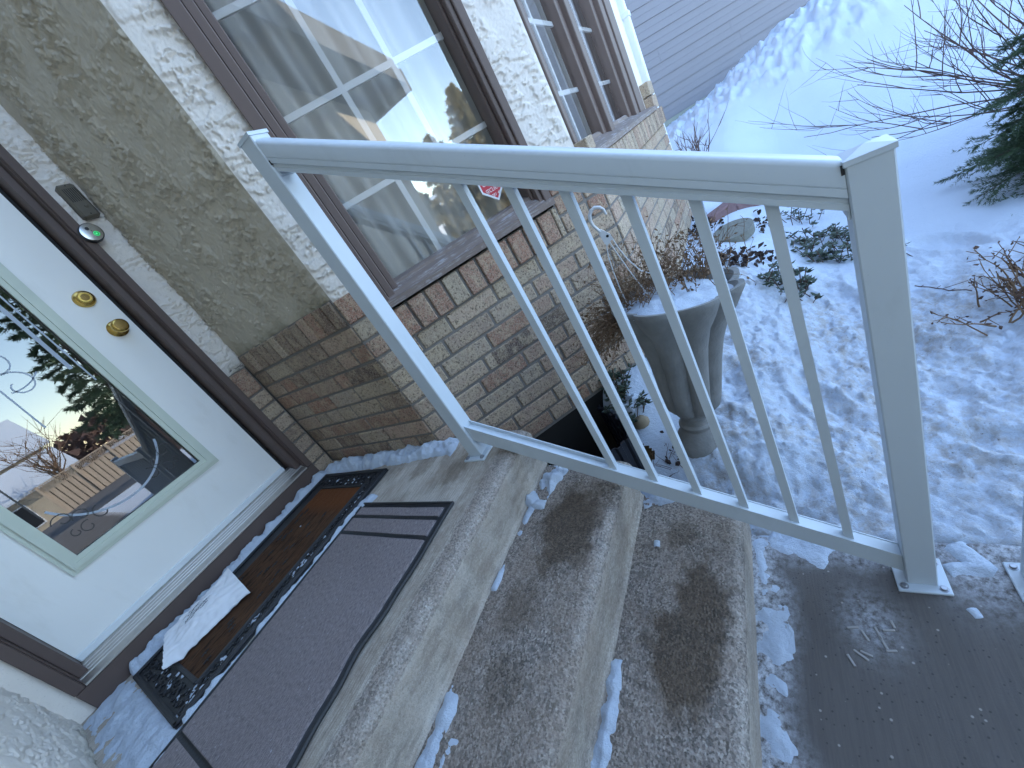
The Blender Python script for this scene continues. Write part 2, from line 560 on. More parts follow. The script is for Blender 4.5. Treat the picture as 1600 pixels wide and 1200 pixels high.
M['soffit'] = simple('soffit', (.17, .155, .135), .6)
M['white'] = simple('white_trim', (.74, .76, .78), .5)
M['fence'] = simple('fence_boards', (.44, .36, .28), .85, 0, .2, 6)
M['tanwall'] = simple('neighbour_wall', (.42, .36, .27), .85, 0, .1, 3)
M['edging'] = simple('red_edging', (.20, .12, .12), .9, 0, .25, 25, .6, 120, .003)
M['stone'] = simple('pebble_stone', (.20, .20, .17), .9, 0, .4, 70, 1., 150, .004)
M['red'] = simple('sticker_red', (.55, .02, .04), .4)
M['stickw'] = simple('sticker_white', (.82, .83, .84), .5)
M['room'] = simple('room_dark', (.10, .09, .085), .9)
M['car'] = simple('car_white', (.7, .7, .7), .25)
M['plate'] = simple('plate_yellow', (.6, .5, .15), .5)
M['street'] = simple('street_asphalt', (.09, .09, .095), .8, 0, .3, 5)
exec_parts = True

# ------------------------------------------------------------------ terrain
WELL = dict(s0=.16, s1=.64, o=.30)
TH = R(42)
E1 = np.array([math.cos(TH), -math.sin(TH), 0.0]); N1 = np.array([-math.sin(TH), -math.cos(TH), 0.0])
P1 = np.array([0, -.829, 0.0])
def B1(s, o, z): return P1 + E1 * s + N1 * o + np.array([0, 0, z])

def ground_h(x, y):
    x = np.asarray(x, float); y = np.asarray(y, float)
    b = -.545 + .16 * sm(x / .35) * sm((y + 2.25) / .5) + (.17 * sm((x - .40) / 1.1)) * sm((y + 2.6) / 1.0) + .05 * np.clip(x - 2.7, 0, 4.3)
    zr = np.interp(-y, [0, 1.2, 1.7, 2.2, 2.7, 3.4, 6, 9], [.15, .2, .27, .47, .6, .66, .6, .1])
    k = np.where(x < 7, sm((x - 4.3) / 2.7), sm((9.3 - x) / 2.3))
    b = b + np.maximum(zr - b, 0) * k
    S_ = x * E1[0] + (y + .829) * E1[1]; O_ = x * N1[0] + (y + .829) * N1[1]
    b = np.maximum(b, b + (-.225 - b) * np.exp(-(np.clip(O_, 0, None) / .13) ** 2) * sm((S_ - .62) / .10) * sm((1.25 - S_) / .15) * (b < -.225) * (x < 3) * (O_ > -.5))
    b = b - .055 * np.clip(-y - 7, 0, 19) * sm((9 - x) / 3)
    return b

def build_ground():
    def ax(segs):
        out = []
        for a, b, st in segs: out += list(np.arange(a, b - 1e-6, st))
        return np.array(out + [segs[-1][1]])
    xs = ax([(-80, -8, 6), (-8, -1.4, .6), (-1.4, -.05, .15), (-.05, 1.6, .011), (1.6, 3.4, .02), (3.4, 9.6, .05), (9.6, 80, 5)])
    ys = ax([(-120, -12, 6), (-12, -6, .4), (-6, -3.4, .05), (-3.4, -1.0, .011), (-1.0, 0, .06), (0, 12, .8), (12, 60, 6)])
    X, Y = np.meshgrid(xs, ys, indexing='ij')
    Z = ground_h(X, Y)
    near = sm((2.2 - X) / 1.2) * sm((Y + 4.5) / 1.5) * sm((X + .1) / .2)
    tr = near * sm((-Y - 1.5) / .35)
    lump = np.clip(fbm(X * 9, Y * 9, 4, 3), -.6, .8)
    cr = np.abs(fbm(X * 22, Y * 22, 3, 9))
    cr2 = np.abs(fbm(X * 48, Y * 48, 2, 19))
    trd = tr * (1.15 - .25 * sm((.75 - X) / .4) * sm((-1.85 - Y) / .3))
    Z += trd * (.024 * lump + .028 * cr + .016 * cr2 - .016)
    # packed ridges at the walkway side, footprints
    Z += tr * .010 * sm((fbm(X * 5 + 3, Y * 14, 3, 21) - .05) / .15)
    for fx, fy, a, l, w in ((.55, -2.05, .5, .14, .055), (.9, -2.35, .9, .14, .055), (1.35, -2.2, .4, .15, .06), (.35, -2.45, 1.1, .14, .055), (1.7, -2.65, .6, .15, .06), (.75, -2.8, .8, .14, .06), (1.15, -3.0, .5, .14, .055), (.62, -1.78, .2, .12, .05)):
        dx = X - fx; dy = Y - fy
        u = dx * math.cos(a) + dy * math.sin(a); v = -dx * math.sin(a) + dy * math.cos(a)
        q = (u / l) ** 2 + (v / w) ** 2
        Z += -.028 * np.exp(-q ** 2) + .012 * np.exp(-((q - 1.7) / .7) ** 2)
    mid = sm((X - .6) / .8) * sm((9 - X) / 2)
    Z += mid * (.012 * fbm(X * 2.2, Y * 2.2, 4, 33))
    # ploughed lumps along the crest of the berm
    zr = np.interp(-Y, [0, 1.2, 1.7, 2.2, 2.7, 3.4, 6, 9], [.15, .2, .27, .47, .6, .66, .6, .1])
    crest = sm((X - 5.55 - .35 * fbm(X * 1.5, Y * 1.5, 2, 5)) / .5) * sm((-Y - .8) / .5) * sm((9.0 - X) / 1)
    rid = 1 - np.abs(gn(X * 3.4, Y * 3.4, 44)); rid2 = np.abs(gn(X * 7, Y * 7, 45))
    Z += crest * (.13 * (rid - .62) + .07 * (rid2 - .2) + .03 * fbm(X * 14, Y * 14, 2, 46))
    # a faint drag mark across the smooth snow
    dm = np.abs((Y + 2.0) - .42 * (X - 3.6)); Z -= .018 * np.exp(-(dm / .035) ** 2) * sm((X - 2.7) / .3) * sm((5.0 - X) / .5)
    # concrete walk and stoop sit in a bed cut out of the snow
    edge = .035 + .02 * fbm(X * 0 + 1, Y * 12, 3, 8)
    w = sm((X - edge + .045) / .06)
    inside = (X > -1.5) & (Y > -13)
    Z = np.where(inside & (X < 1.5), (1 - w) * -.62 + w * Z, Z)
    lw = sm((-1.16 - X) / .1)
    Z = np.where((X < -1.0) & (Y > -13), -.62 * (1 - lw) + lw * np.minimum(Z, -.50), Z)
    dirt = np.clip(tr * sm((2.0 - X) / 1.0) * (.25 + .75 * sm((fbm(X * 1.7, Y * 1.7, 3, 13) + .25) / .5)), 0, 1)
    dirt = np.clip(1.6 * dirt, 0, 1)
    dirt = np.maximum(dirt, .9 * np.exp(-((X - .3) / .5) ** 2) * np.exp(-((Y + 2.5) / .5) ** 2))
    n, m = X.shape
    F = gridF(n, m)
    # hole for the window well
    S = X * E1[0] + (Y + .829) * E1[1]; O = X * N1[0] + (Y + .829) * N1[1]
    ins = (S > WELL['s0'] - .01) & (S < WELL['s1'] + .01) & (O < WELL['o'] + .01) & (O > -.3)
    keep = ~ins.ravel()[F].any(1)
    V = np.stack([X.ravel(), Y.ravel(), Z.ravel()], 1)
    o = add('snow_ground', V, F[keep], M['snowd'], smooth=True, attrs={'dirt': dirt.ravel()})
    tag(o, 'trodden and smooth snow covering the front yard', kind='structure')
build_ground()

def build_walk():
    xs = np.arange(-1.16, .0501, .014); ys = np.concatenate([np.arange(-3.6, -1.7, .014), [-1.7]])
    ys = np.concatenate([np.arange(-12, -3.6, .4), ys])
    X, Y = np.meshgrid(xs, ys, indexing='ij')
    Z = -.547 + .0012 * fbm(X * 20, Y * 20, 3, 2)
    Z -= .012 * sm((X - .035) / .015)
    fr = .95 * sm((Y + 1.905 + .05 * fbm(X * 6, Y * 6, 3, 4)) / .12)
    fr = np.maximum(fr, .75 * sm((X + .07 + .05 * fbm(X * 8, Y * 8, 3, 6)) / .1))
    fr = np.maximum(fr, .8 * np.exp(-((X + .02) / .1) ** 2 - ((Y + 2.25) / .07) ** 2))
    fr = np.maximum(fr, .55 * np.exp(-((X + .19) / .07) ** 2 - ((Y + 2.02) / .05) ** 2))
    V = np.stack([X.ravel(), Y.ravel(), Z.ravel()], 1)
    o = add('walkway', V, gridF(*X.shape), M['walk'], attrs={'frost': fr.ravel()})
    tag(o, 'dark damp concrete walkway at the foot of the steps', kind='structure')
build_walk()

# ------------------------------------------------------------------ concrete steps
XE, XL = .046, -1.16
RISE = .1824
NOSE = [-1.2224, -1.515, -1.795]
BASE = [-1.2017, -1.4961, -1.7785]
stoop = empty('concrete_steps', (-.55, -1.0, -.56), 'worn concrete landing with two salt-eaten exposed aggregate steps leading to the front door', 'steps')

def build_step(i):
    zt = -RISE * i; yb = .10 if i == 0 else BASE[i - 1] + .01
    nose, base = NOSE[i], BASE[i]
    r = .022
    prof = [(y, zt) for y in np.arange(yb, nose + r, -.0065)]
    for a in np.linspace(0, math.pi / 2, 7): prof.append((nose + r - r * math.sin(a), zt - r + r * math.cos(a)))
    zb = zt - (RISE if i < 2 else RISE + .06)
    nrise = 26
    for t in np.linspace(0.04, 1, nrise):
        z = zt - r + (zb - (zt - r)) * t
        y = nose + (base - nose) * t
        if i < 2 and t > .86: y -= .010 * ((t - .86) / .14) ** 2
        prof.append((y, z))
    prof = np.array(prof)
    xs = np.concatenate([np.arange(XL, XE - .02, .0085), XE - .02 + .02 * np.sin(np.linspace(0, math.pi / 2, 5))])
    X, K = np.meshgrid(xs, np.arange(len(prof)), indexing='ij')
    Y = prof[K, 0].copy(); Z = prof[K, 1].copy()
    dr = np.clip((X - (XE - .02)) / .02, 0, 1)
    Z -= (.02 - .02 * np.sqrt(np.clip(1 - dr ** 2, 0, 1))) * (Z > zt - .03)
    dn = np.abs(Y - nose)
    chip = np.clip(fbm(X * 14, Y * 6 + i * 9, 4, 50 + i), -1, 1)
    ed = np.exp(-((np.hypot(Y - nose, Z - zt)) / .030) ** 2)
    Z -= ed * (.006 + .010 * np.clip(chip, -.3, 1)); Y += ed * (.004 + .006 * np.clip(chip, -.3, 1))
    Z += (Z > zt - .02) * (.0025 * fbm(X * 7, Y * 7, 3, 60 + i) + .0014 * fbm(X * 55, Y * 55, 2, 63 + i))
    ris = (Z < zt - .03)
    Y += ris * (.002 * fbm(X * 30, Z * 30, 3, 70 + i))
    n1 = fbm(X * 9, Y * 9, 4, 80 + i); n2 = fbm(X * 4, Y * 4, 3, 90 + i)
    if i == 0:
        agg = .12 + .75 * sm((-1.150 - Y + .02 * n1) / .02)
        agg = np.where(ris, .35 + .2 * n2, agg)
        wet = .30 * sm((n2 + .1) / .3) * (Y > -1.1) * (X > -.32)
    else:
        agg = np.where(ris, .55, 1.0)
        wet = np.zeros_like(X)
    agg = np.clip(agg, 0, 1)
    def blob(cx, cy, rx, ry, k=1.0):
        q = np.hypot((X - cx) / rx, (Y - cy) / ry) + .45 * n1 + .25 * fbm(X * 30, Y * 30, 2, 99)
        return k * sm((1.0 - q) / .5)
    if i == 1:
        wet = np.maximum.reduce([blob(-.22, -1.385, .20, .125), blob(-.46, -1.33, .10, .07, .55), blob(-.63, -1.36, .09, .07, .5), blob(.02, -1.42, .06, .05, .7)]) * (~ris)
    if i == 2:
        wet = np.maximum.reduce([blob(-.42, -1.66, .17, .105), blob(-.30, -1.70, .14, .085), blob(-.10, -1.64, .06, .05, .7), blob(-.75, -1.70, .10, .05, .5)]) * (~ris)
    if i == 0:
        wet = np.maximum(wet, np.maximum(blob(-.14, -1.0, .10, .07, .6), blob(-.08, -.80, .10, .06, .55)))
        wet = np.maximum(wet, .45 * sm((-.045 - np.abs(Y + 1.165)) / .0 + 1) if False else wet)
        wet = np.maximum(wet, .38 * sm((Y + 1.160 + .012 * n1) / .008) * sm((-1.095 - Y) / .01))
    worn = np.exp(-((np.hypot(Y - nose, (Z - zt))) / .020) ** 2) * sm((n1 + .35) / .4)
    if i == 0: worn = np.maximum(worn, .5 * ris * sm((n1 + .1) / .3))
    V = np.stack([X.ravel(), Y.ravel(), Z.ravel()], 1)
    n, m = X.shape
    F = gridF(n, m)[:, ::-1]
    # end face towards the garden
    end = np.arange((n - 1) * m, n * m)
    V2 = [list(v) for v in V]; F2 = [list(f) for f in F]
    k0 = len(V2)
    ze = -.70
    V2 += [[XE, prof[-1, 0], ze], [XE, prof[0, 0], ze]]
    F2.append(list(map(int, end)) + [k0, k0 + 1])
    at = lambda a, v=0: np.concatenate([a.ravel(), [v, v]])
    o = add('landing' if i == 0 else 'step', np.array(V2), F2, M['conc'], stoop, smooth=True,
            attrs={'agg': at(agg, 1), 'wet': at(wet), 'worn': at(worn)})
    o.data.set_sharp_from_angle(angle=R(50))
for i in range(3): build_step(i)

# ------------------------------------------------------------------ the house
house = empty('house', (0, 1.5, -.55), 'brick and cream stucco house with a white front door and an angled bay window', 'house')
ZB, CH = .5648, .0710

def stucco_panel(name, o, u, n, w, z0, z1, mat, step=.004, amp=1.0, seed=1, style='skip', stain=0.0, hole=None):
    """relief panel: origin o (xy), along u (xy), outward n"""
    a = np.arange(0, w + step * .5, step); a[-1] = w
    zz = np.arange(z0, z1 + step * .5, step); zz[-1] = z1
    S, Z = np.meshgrid(a, zz, indexing='ij')
    if style == 'skip':       # trowelled knobs and ridges
        wx = S * 26 + 1.2 * fbm(S * 22, Z * 22, 3, seed); wz = Z * 34 + 1.2 * fbm(S * 22 + 9, Z * 22, 3, seed + 1)
        f = fbm(wx, wz, 4, seed + 2, .55)
        k = sm((fbm(S * 5, Z * 5, 3, seed + 3) + .32) / .55)
        ridge = np.exp(-((f - .08) / .07) ** 2) * (.4 + .6 * sm((fbm(S * 40, Z * 40, 2, seed + 7) + .2) / .4))
        h = .0042 * k * ridge + .0040 * k * sm((f - .06) / .07) + .0035 * fbm(S * 9, Z * 9, 3, seed + 5) + .0008 * fbm(S * 70, Z * 70, 2, seed + 6)
    else:                     # flat knock-down with torn edges running along the wall
        wx = S * 15 + .9 * fbm(S * 25, Z * 25, 3, seed); wz = Z * 42 + 1.5 * fbm(S * 12, Z * 30, 3, seed + 1)
        f = fbm(wx, wz, 4, seed + 2, .55)
        k = sm((fbm(S * 6, Z * 6, 3, seed + 3) + .45) / .5)
        h = .0048 * k * sm((f + .02) / .05) + .0022 * k * np.exp(-((f - .03) / .035) ** 2) + .002 * fbm(S * 9, Z * 9, 2, seed + 5)
    fd = sm(np.minimum(S, w - S) / .014 + .05)
    h = (h + .0012 * fbm(S * 120, Z * 120, 2, seed + 11)) * amp * 1.6 * fd
    P = np.array([o[0], o[1]]); 
    X = P[0] + u[0] * S + n[0] * h; Y = P[1] + u[1] * S + n[1] * h
    V = np.stack([X.ravel(), Y.ravel(), Z.ravel()], 1)
    F = gridF(*S.shape)
    # orientation
    if (u[0] * n[1] - u[1] * n[0]) > 0: F = F[:, ::-1]
    st = np.zeros_like(S)
    if stain: st = stain * np.exp(-((Z - z0) / .035)) * sm((fbm(S * 8, Z * 4, 3, seed + 8) + .55) / .5)
    return add(name, V, F, mat, house, smooth=True, attrs={'stain': st.ravel()})

# return wall (faces the steps) : bricks in the plane x = 0, stucco a little behind
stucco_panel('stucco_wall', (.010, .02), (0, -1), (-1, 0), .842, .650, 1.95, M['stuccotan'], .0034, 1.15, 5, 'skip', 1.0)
stucco_panel('stucco_wall', (.012, .010), (-1, 0), (0, -1), .11, .62, 1.95, M['stucco'], .0034, .9, 31, 'knock', .6)
stucco_panel('stucco_wall', (P1 + E1 * .002 - N1 * .012)[:2], E1[:2], N1[:2], .125, .655, 1.75, M['stucco'], .0034, .9, 41, 'knock')
stucco_panel('stucco_wall', (P1 + E1 * .845 - N1 * .022)[:2], E1[:2], N1[:2], .185, .655, 1.75, M['stucco'], .0036, .8, 51, 'knock')
b = MB()
# flat wall above what the photograph shows, and the bodies of the walls
b.box(.014, .10, -.822, .15, .65, 1.95); b.obox(P1 - N1 * .016, E1, N1, (0, 0, 1), .004, .126, -.10, 0, .65, 1.75); b.obox(P1 - N1 * .026, E1, N1, (0, 0, 1), .846, 1.028, -.10, 0, .65, 1.75)
b.box(.010, .16, -.80, .15, 1.95, 3.30)
b.box(-1.14, .16, .012, .2, 2.10, 3.30)
b.box(-.10, .012, .05, .2, -.1, 2.1)
b.box(-1.16, -1.0915, -.004, .10, .0, 2.1)
b.obox(P1 - N1 * .012, E1, N1, (0, 0, 1), .002, .127, -.15, 0, 1.75, 3.30)
b.obox(P1 - N1 * .022, E1, N1, (0, 0, 1), .845, 1.03, -.15, 0, 1.75, 3.30)
b.obox(P1 - N1 * .012, E1, N1, (0, 0, 1), .127, .845, -.12, 0, 1.76, 3.30)
b.build('upper_wall', M['stucco'], house)

# bricks --------------------------------------------------------------
_bm = {}
def brick_mesh(l, h, d, key):
    l = max(.02, round(l, 3)); h = round(h, 3)
    k = (l, h, d, key)
    if k not in _bm:
        V, F = cbox_vf(l, d, h, .0035)
        me = mesh('brick', V, F, M[key]); fixn(me); _bm[k] = me
    return _bm[k]

def brick(parent, o, u, n, s0, s1, z0, z1, key, proud=0.0, d=.055):
    u = np.array([u[0], u[1], 0.]); n = np.array([n[0], n[1], 0.])
    j = random.uniform(-.0014, .0014)
    c = np.array([o[0], o[1], 0.]) + u * (s0 + s1) / 2 + n * (proud + j - d / 2)
    me = brick_mesh(s1 - s0, z1 - z0, d, key)
    ang = math.atan2(u[1], u[0])
    return inst('brick', me, (c[0], c[1], (z0 + z1) / 2), parent, (random.uniform(-.006, .006), random.uniform(-.004, .004), ang + random.uniform(-.004, .004)))

J = .0105
def course(parent, o, u, n, a, bnd, z0, cuts, keyf, proud=0.0):
    xs = sorted([a] + [c for c in cuts if a + .02 < c < bnd - .02] + [bnd])
    for i in range(len(xs) - 1):
        l, r = xs[i] + (0 if i == 0 else J / 2), xs[i + 1] - (0 if i == len(xs) - 2 else J / 2)
        brick(parent, o, u, n, l, r, z0 + J / 2, z0 + CH - J / 2, keyf(), proud)

def kf(w=(.86, .12, .02)):
    def f():
        r = random.random()
        return 'brick' if r < w[0] else ('brickred' if r < w[0] + w[1] else 'brickdark')
    return f

# 1. return wall
b = MB(); b.box(.0055, .12, -.822, .03, -.16, .668)
bw = b.build('brick_wall', M['mortar'], house); bw['label'] = 'shaded brick base beside the front door'
O, U, N = (0, -.004), (0, -1), (-1, 0)
s = 0.0
while s < .80:
    wd = random.uniform(.058, .070); e = min(s + wd, .822)
    brick(bw, O, U, N, s + .004, e - .004, ZB + .006, ZB + .100 + random.uniform(-.003, .003), random.choice(['brickbrown', 'brickbrown', 'brickred', 'brick']), .004)
    s = e
for k in range(8):
    z0 = ZB - CH * (k + 1)
    cuts = []; p = random.uniform(.05, .2)
    while p < .80:
        cuts.append(p); p += random.choice([.195, .195, .195, .10])
    cuts = [c for c in cuts if c < .75]
    course(bw, O, U, N, .0, .820, z0, cuts, lambda: random.choice(['brick', 'brick', 'brickbrown', 'brickbrown', 'brickred']))
brick(bw, O, U, N, .60, .79, ZB - CH * 3 + J / 2, ZB - CH * 2 - J / 2, 'brickdark', .002)
# the narrow strip between return wall and door frame
b = MB(); b.box(-.093, .0, .010, .12, -.05, .64)
bw = b.build('brick_wall', M['mortar'], house); bw['label'] = 'narrow strip of brick against the door frame'
O, U, N = (-.093, 0), (1, 0), (0, -1)
brick(bw, O, U, N, 0, .085, ZB - CH + J / 2, ZB + .05, 'brickred', .002)
for k in range(1, 8):
    brick(bw, O, U, N, 0, .087, ZB - CH * (k + 1) + J / 2, ZB - CH * k - J / 2, random.choice(['brick', 'brickbrown', 'brickred']), .001)

# 2. angled wall under the big window
b = MB(); b.obox(P1, E1, N1, (0, 0, 1), .0, 1.06, -.12, -.006, -.226, .535)
b.obox(P1, E1, N1, (0, 0, 1), .0, .118, -.12, -.006, .535, .650)
b.obox(P1, E1, N1, (0, 0, 1), .852, 1.06, -.12, -.006, .535, .650)
b.obox(P1, E1, N1, (0, 0, 1), .130, .844, -.05, .006, .428, .532)
bw1 = b.build('brick_wall', M['mortar'], house); bw1['label'] = 'tan brick wall below the large window'
O, U, N = P1[:2], E1[:2], N1[:2]
for k in range(2, 11):
    z0 = ZB - CH * (k + 1)
    off = (.29 - .057 * (k - 2)) % .203
    cuts = [off + .203 * i for i in range(-1, 6)]
    if k % 3 == 1: cuts.append(cuts[3] + .10)
    if k % 4 == 2: cuts.append(cuts[1] + .075)
    cuts = sorted(c for c in cuts if .05 < c < 1.02)
    cuts = [c for i, c in enumerate(cuts) if i == 0 or c - cuts[i - 1] > .06]
    course(bw1, O, U, N, .004, 1.055, z0, cuts, kf((.90, .08, .0)))
brick(bw1, O, U, N, .36, .54, ZB - CH * 6 + J / 2, ZB - CH * 5 - J / 2, 'brickdark', .0025)
brick(bw1, O, U, N, .57, .76, ZB - CH * 6 + J / 2, ZB - CH * 5 - J / 2, 'brickdark', .0025)
# rowlock sill bricks, raked, each its own piece
s = .128
zt0 = ZB - CH * 2
while s < .835:
    wd = random.uniform(.066, .074); e = min(s + wd, .846)
    brick(bw1, O, U, N, s + .005, e - .005, zt0 + J / 2, zt0 + .112 + random.uniform(-.002, .002), random.choice(['brickred', 'brickred', 'brickred', 'brick']), .016 + random.uniform(-.002, .003), .075)
    s = e
for (a, c) in ((.004, .112), (.858, 1.055)):
    for k in range(0, 2):
        z0 = ZB - CH * (k + 1)
        course(bw1, O, U, N, a, c, z0, [(a + c) / 2 + .02] if c - a > .15 else [], kf((.55, .45, 0)))
    brick(bw1, O, U, N, a, min(c, a + .105), ZB + .004, ZB + .092, 'brickred', .004)
    if c - a > .15: brick(bw1, O, U, N, a + .112, c, ZB + .004, ZB + .092, 'brick', .004)

# 3. front of the bay
X2, Y2 = P1[0] + E1[0] * 1.065, P1[1] + E1[1] * 1.065
XB = 2.74
b = MB(); b.box(X2 + .003, XB - .02, Y2 + .006, Y2 + .12, -.45, .60)
bw2 = b.build('brick_wall', M['mortar'], house); bw2['label'] = 'pale brick front of the bay seen at a grazing angle'
O, U, N = (X2, Y2), (1, 0), (0, -1)
LN = XB - X2
for k in range(1, 13):
    z0 = ZB - CH * (k + 1)
    off = (.12 + .1015 * (k % 2))
    cuts = [off + .203 * i for i in range(0, 10)]
    course(bw2, O, U, N, .003, LN, z0, [c for c in cuts if c < LN - .04], kf((.93, .05, .02)))
s = .10
while s < LN - .01:
    e = min(s + random.uniform(.066, .074), LN)
    brick(bw2, O, U, N, s + .004, e - .004, ZB - CH + J / 2, ZB - CH + .108, random.choice(['brick', 'brick', 'brickbrown']), .022, .085)
    s = e
brick(bw2, O, U, N, .0, .096, ZB - CH + J / 2, ZB + .115, 'brick', .004)
for z in (.61, .70): brick(bw2, O, U, N, LN - .20, LN, z, z + .082, 'brick', .006)
# far side of the bay and the other outside walls
b = MB(); b.box(XB - .115, XB, Y2 + .09, 6.0, -.5, .6)
b.build('side_wall', M['brick'], house)
b = MB()
b.box(.55, .62, -1.17, -1.14, -.3, -.2)
b.box(2.44, XB - .01, Y2 + .05, Y2 + .16, .60, 3.30)
b.box(XB - .125, XB - .01, Y2 + .16, 6.0, .60, 3.30)
b.box(.80, 2.44, Y2 + .06, Y2 + .2, 1.76, 3.30)
b.box(-7.2, XB, 6.0, 6.15, -.55, 5.0)
b.box(-7.2, -7.05, -3.58, 6.0, -.55, 4.2)
b.build('outer_wall', M['stucco'], house)

# garage wall on the other side of the steps
stucco_panel('garage_wall', (-1.140, -.0), (0, -1), (1, 0), .75, .0, .55, M['stucco'], .004, .55, 61, 'knock', .7)
b = MB()
b.box(-1.29, -1.140, -3.58, -.75, -.62, .55)
b.box(-1.29, -1.1405, -.75, 0.0, -.62, 0)
b.box(-1.29, -1.140, 0.0, .2, -.62, 2.4)
b.prism([(-1.29, -3.58, .55), (-1.29, 0, .55), (-1.29, 0, 2.8), (-1.29, -3.58, 1.86)], (0, 0, 0), (.15, 0, 0))
b.prism([(-7.05, -3.58, -.55), (-1.29, -3.58, -.55), (-1.29, -3.58, 1.86), (-7.05, -3.58, 1.86)], (0, 0, 0), (0, .15, 0))
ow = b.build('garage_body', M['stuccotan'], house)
ow['label'] = 'tan garage wall along the left side of the steps'

# roofs
b = MB()
def slab(x0, x1, y0, z0, y1, z1, t):
    b.prism([(x0, y0, z0), (x0, y1, z1), (x0, y1, z1 + t), (x0, y0, z0 + t)], (0, 0, 0), (x1 - x0, 0, 0))
slab(-8, -.80, -3.80, 1.93, 7, 1.93 + 10.8 * .27, .16)
rf = b.build('roof', M['roof'], house)
b = MB()
b.box(-8, -.78, -3.86, -3.80, 1.84, 2.02); b.prism([(-.80, -3.80, 1.90), (-.80, 7, 1.90 + 10.8 * .27), (-.80, 7, 2.14 + 10.8 * .27), (-.80, -3.80, 2.10)], (0, 0, 0), (.02, 0, 0))
b.prism([(-1.29, -3.80, 1.90), (-1.29, -.2, 2.86), (-.80, -.2, 2.86), (-.80, -3.80, 1.90)], (0, 0, 0), (0, 0, .02))
b.build('fascia', M['soffit'], rf)
b = MB()
b.box(-1.14, 3.05, .0, 6.6, 3.30, 3.36)
b.box(.45, 3.05, -1.70, .0, 3.30, 3.36)
b.build('soffit', M['soffit'], house)
b = MB()
b.prism([(-1.1, -1.72, 3.365), (-1.1, 7, 6.2), (-1.1, 7, 6.35), (-1.1, -1.72, 3.52)], (1.56, 0, 0), (4.2, 0, 0)); b.prism([(-1.1, -.05, 3.365), (-1.1, 7, 6.2), (-1.1, 7, 6.35), (-1.1, -.05, 3.52)], (0, 0, 0), (1.555, 0, 0))
b.prism([(-1.1, 7, 2.5), (-1.1, 6.9, 6.2), (-1.1, 7, 6.2)], (0, 0, 0), (4.3, 0, 0))
b.build('roof', M['roof'], house)

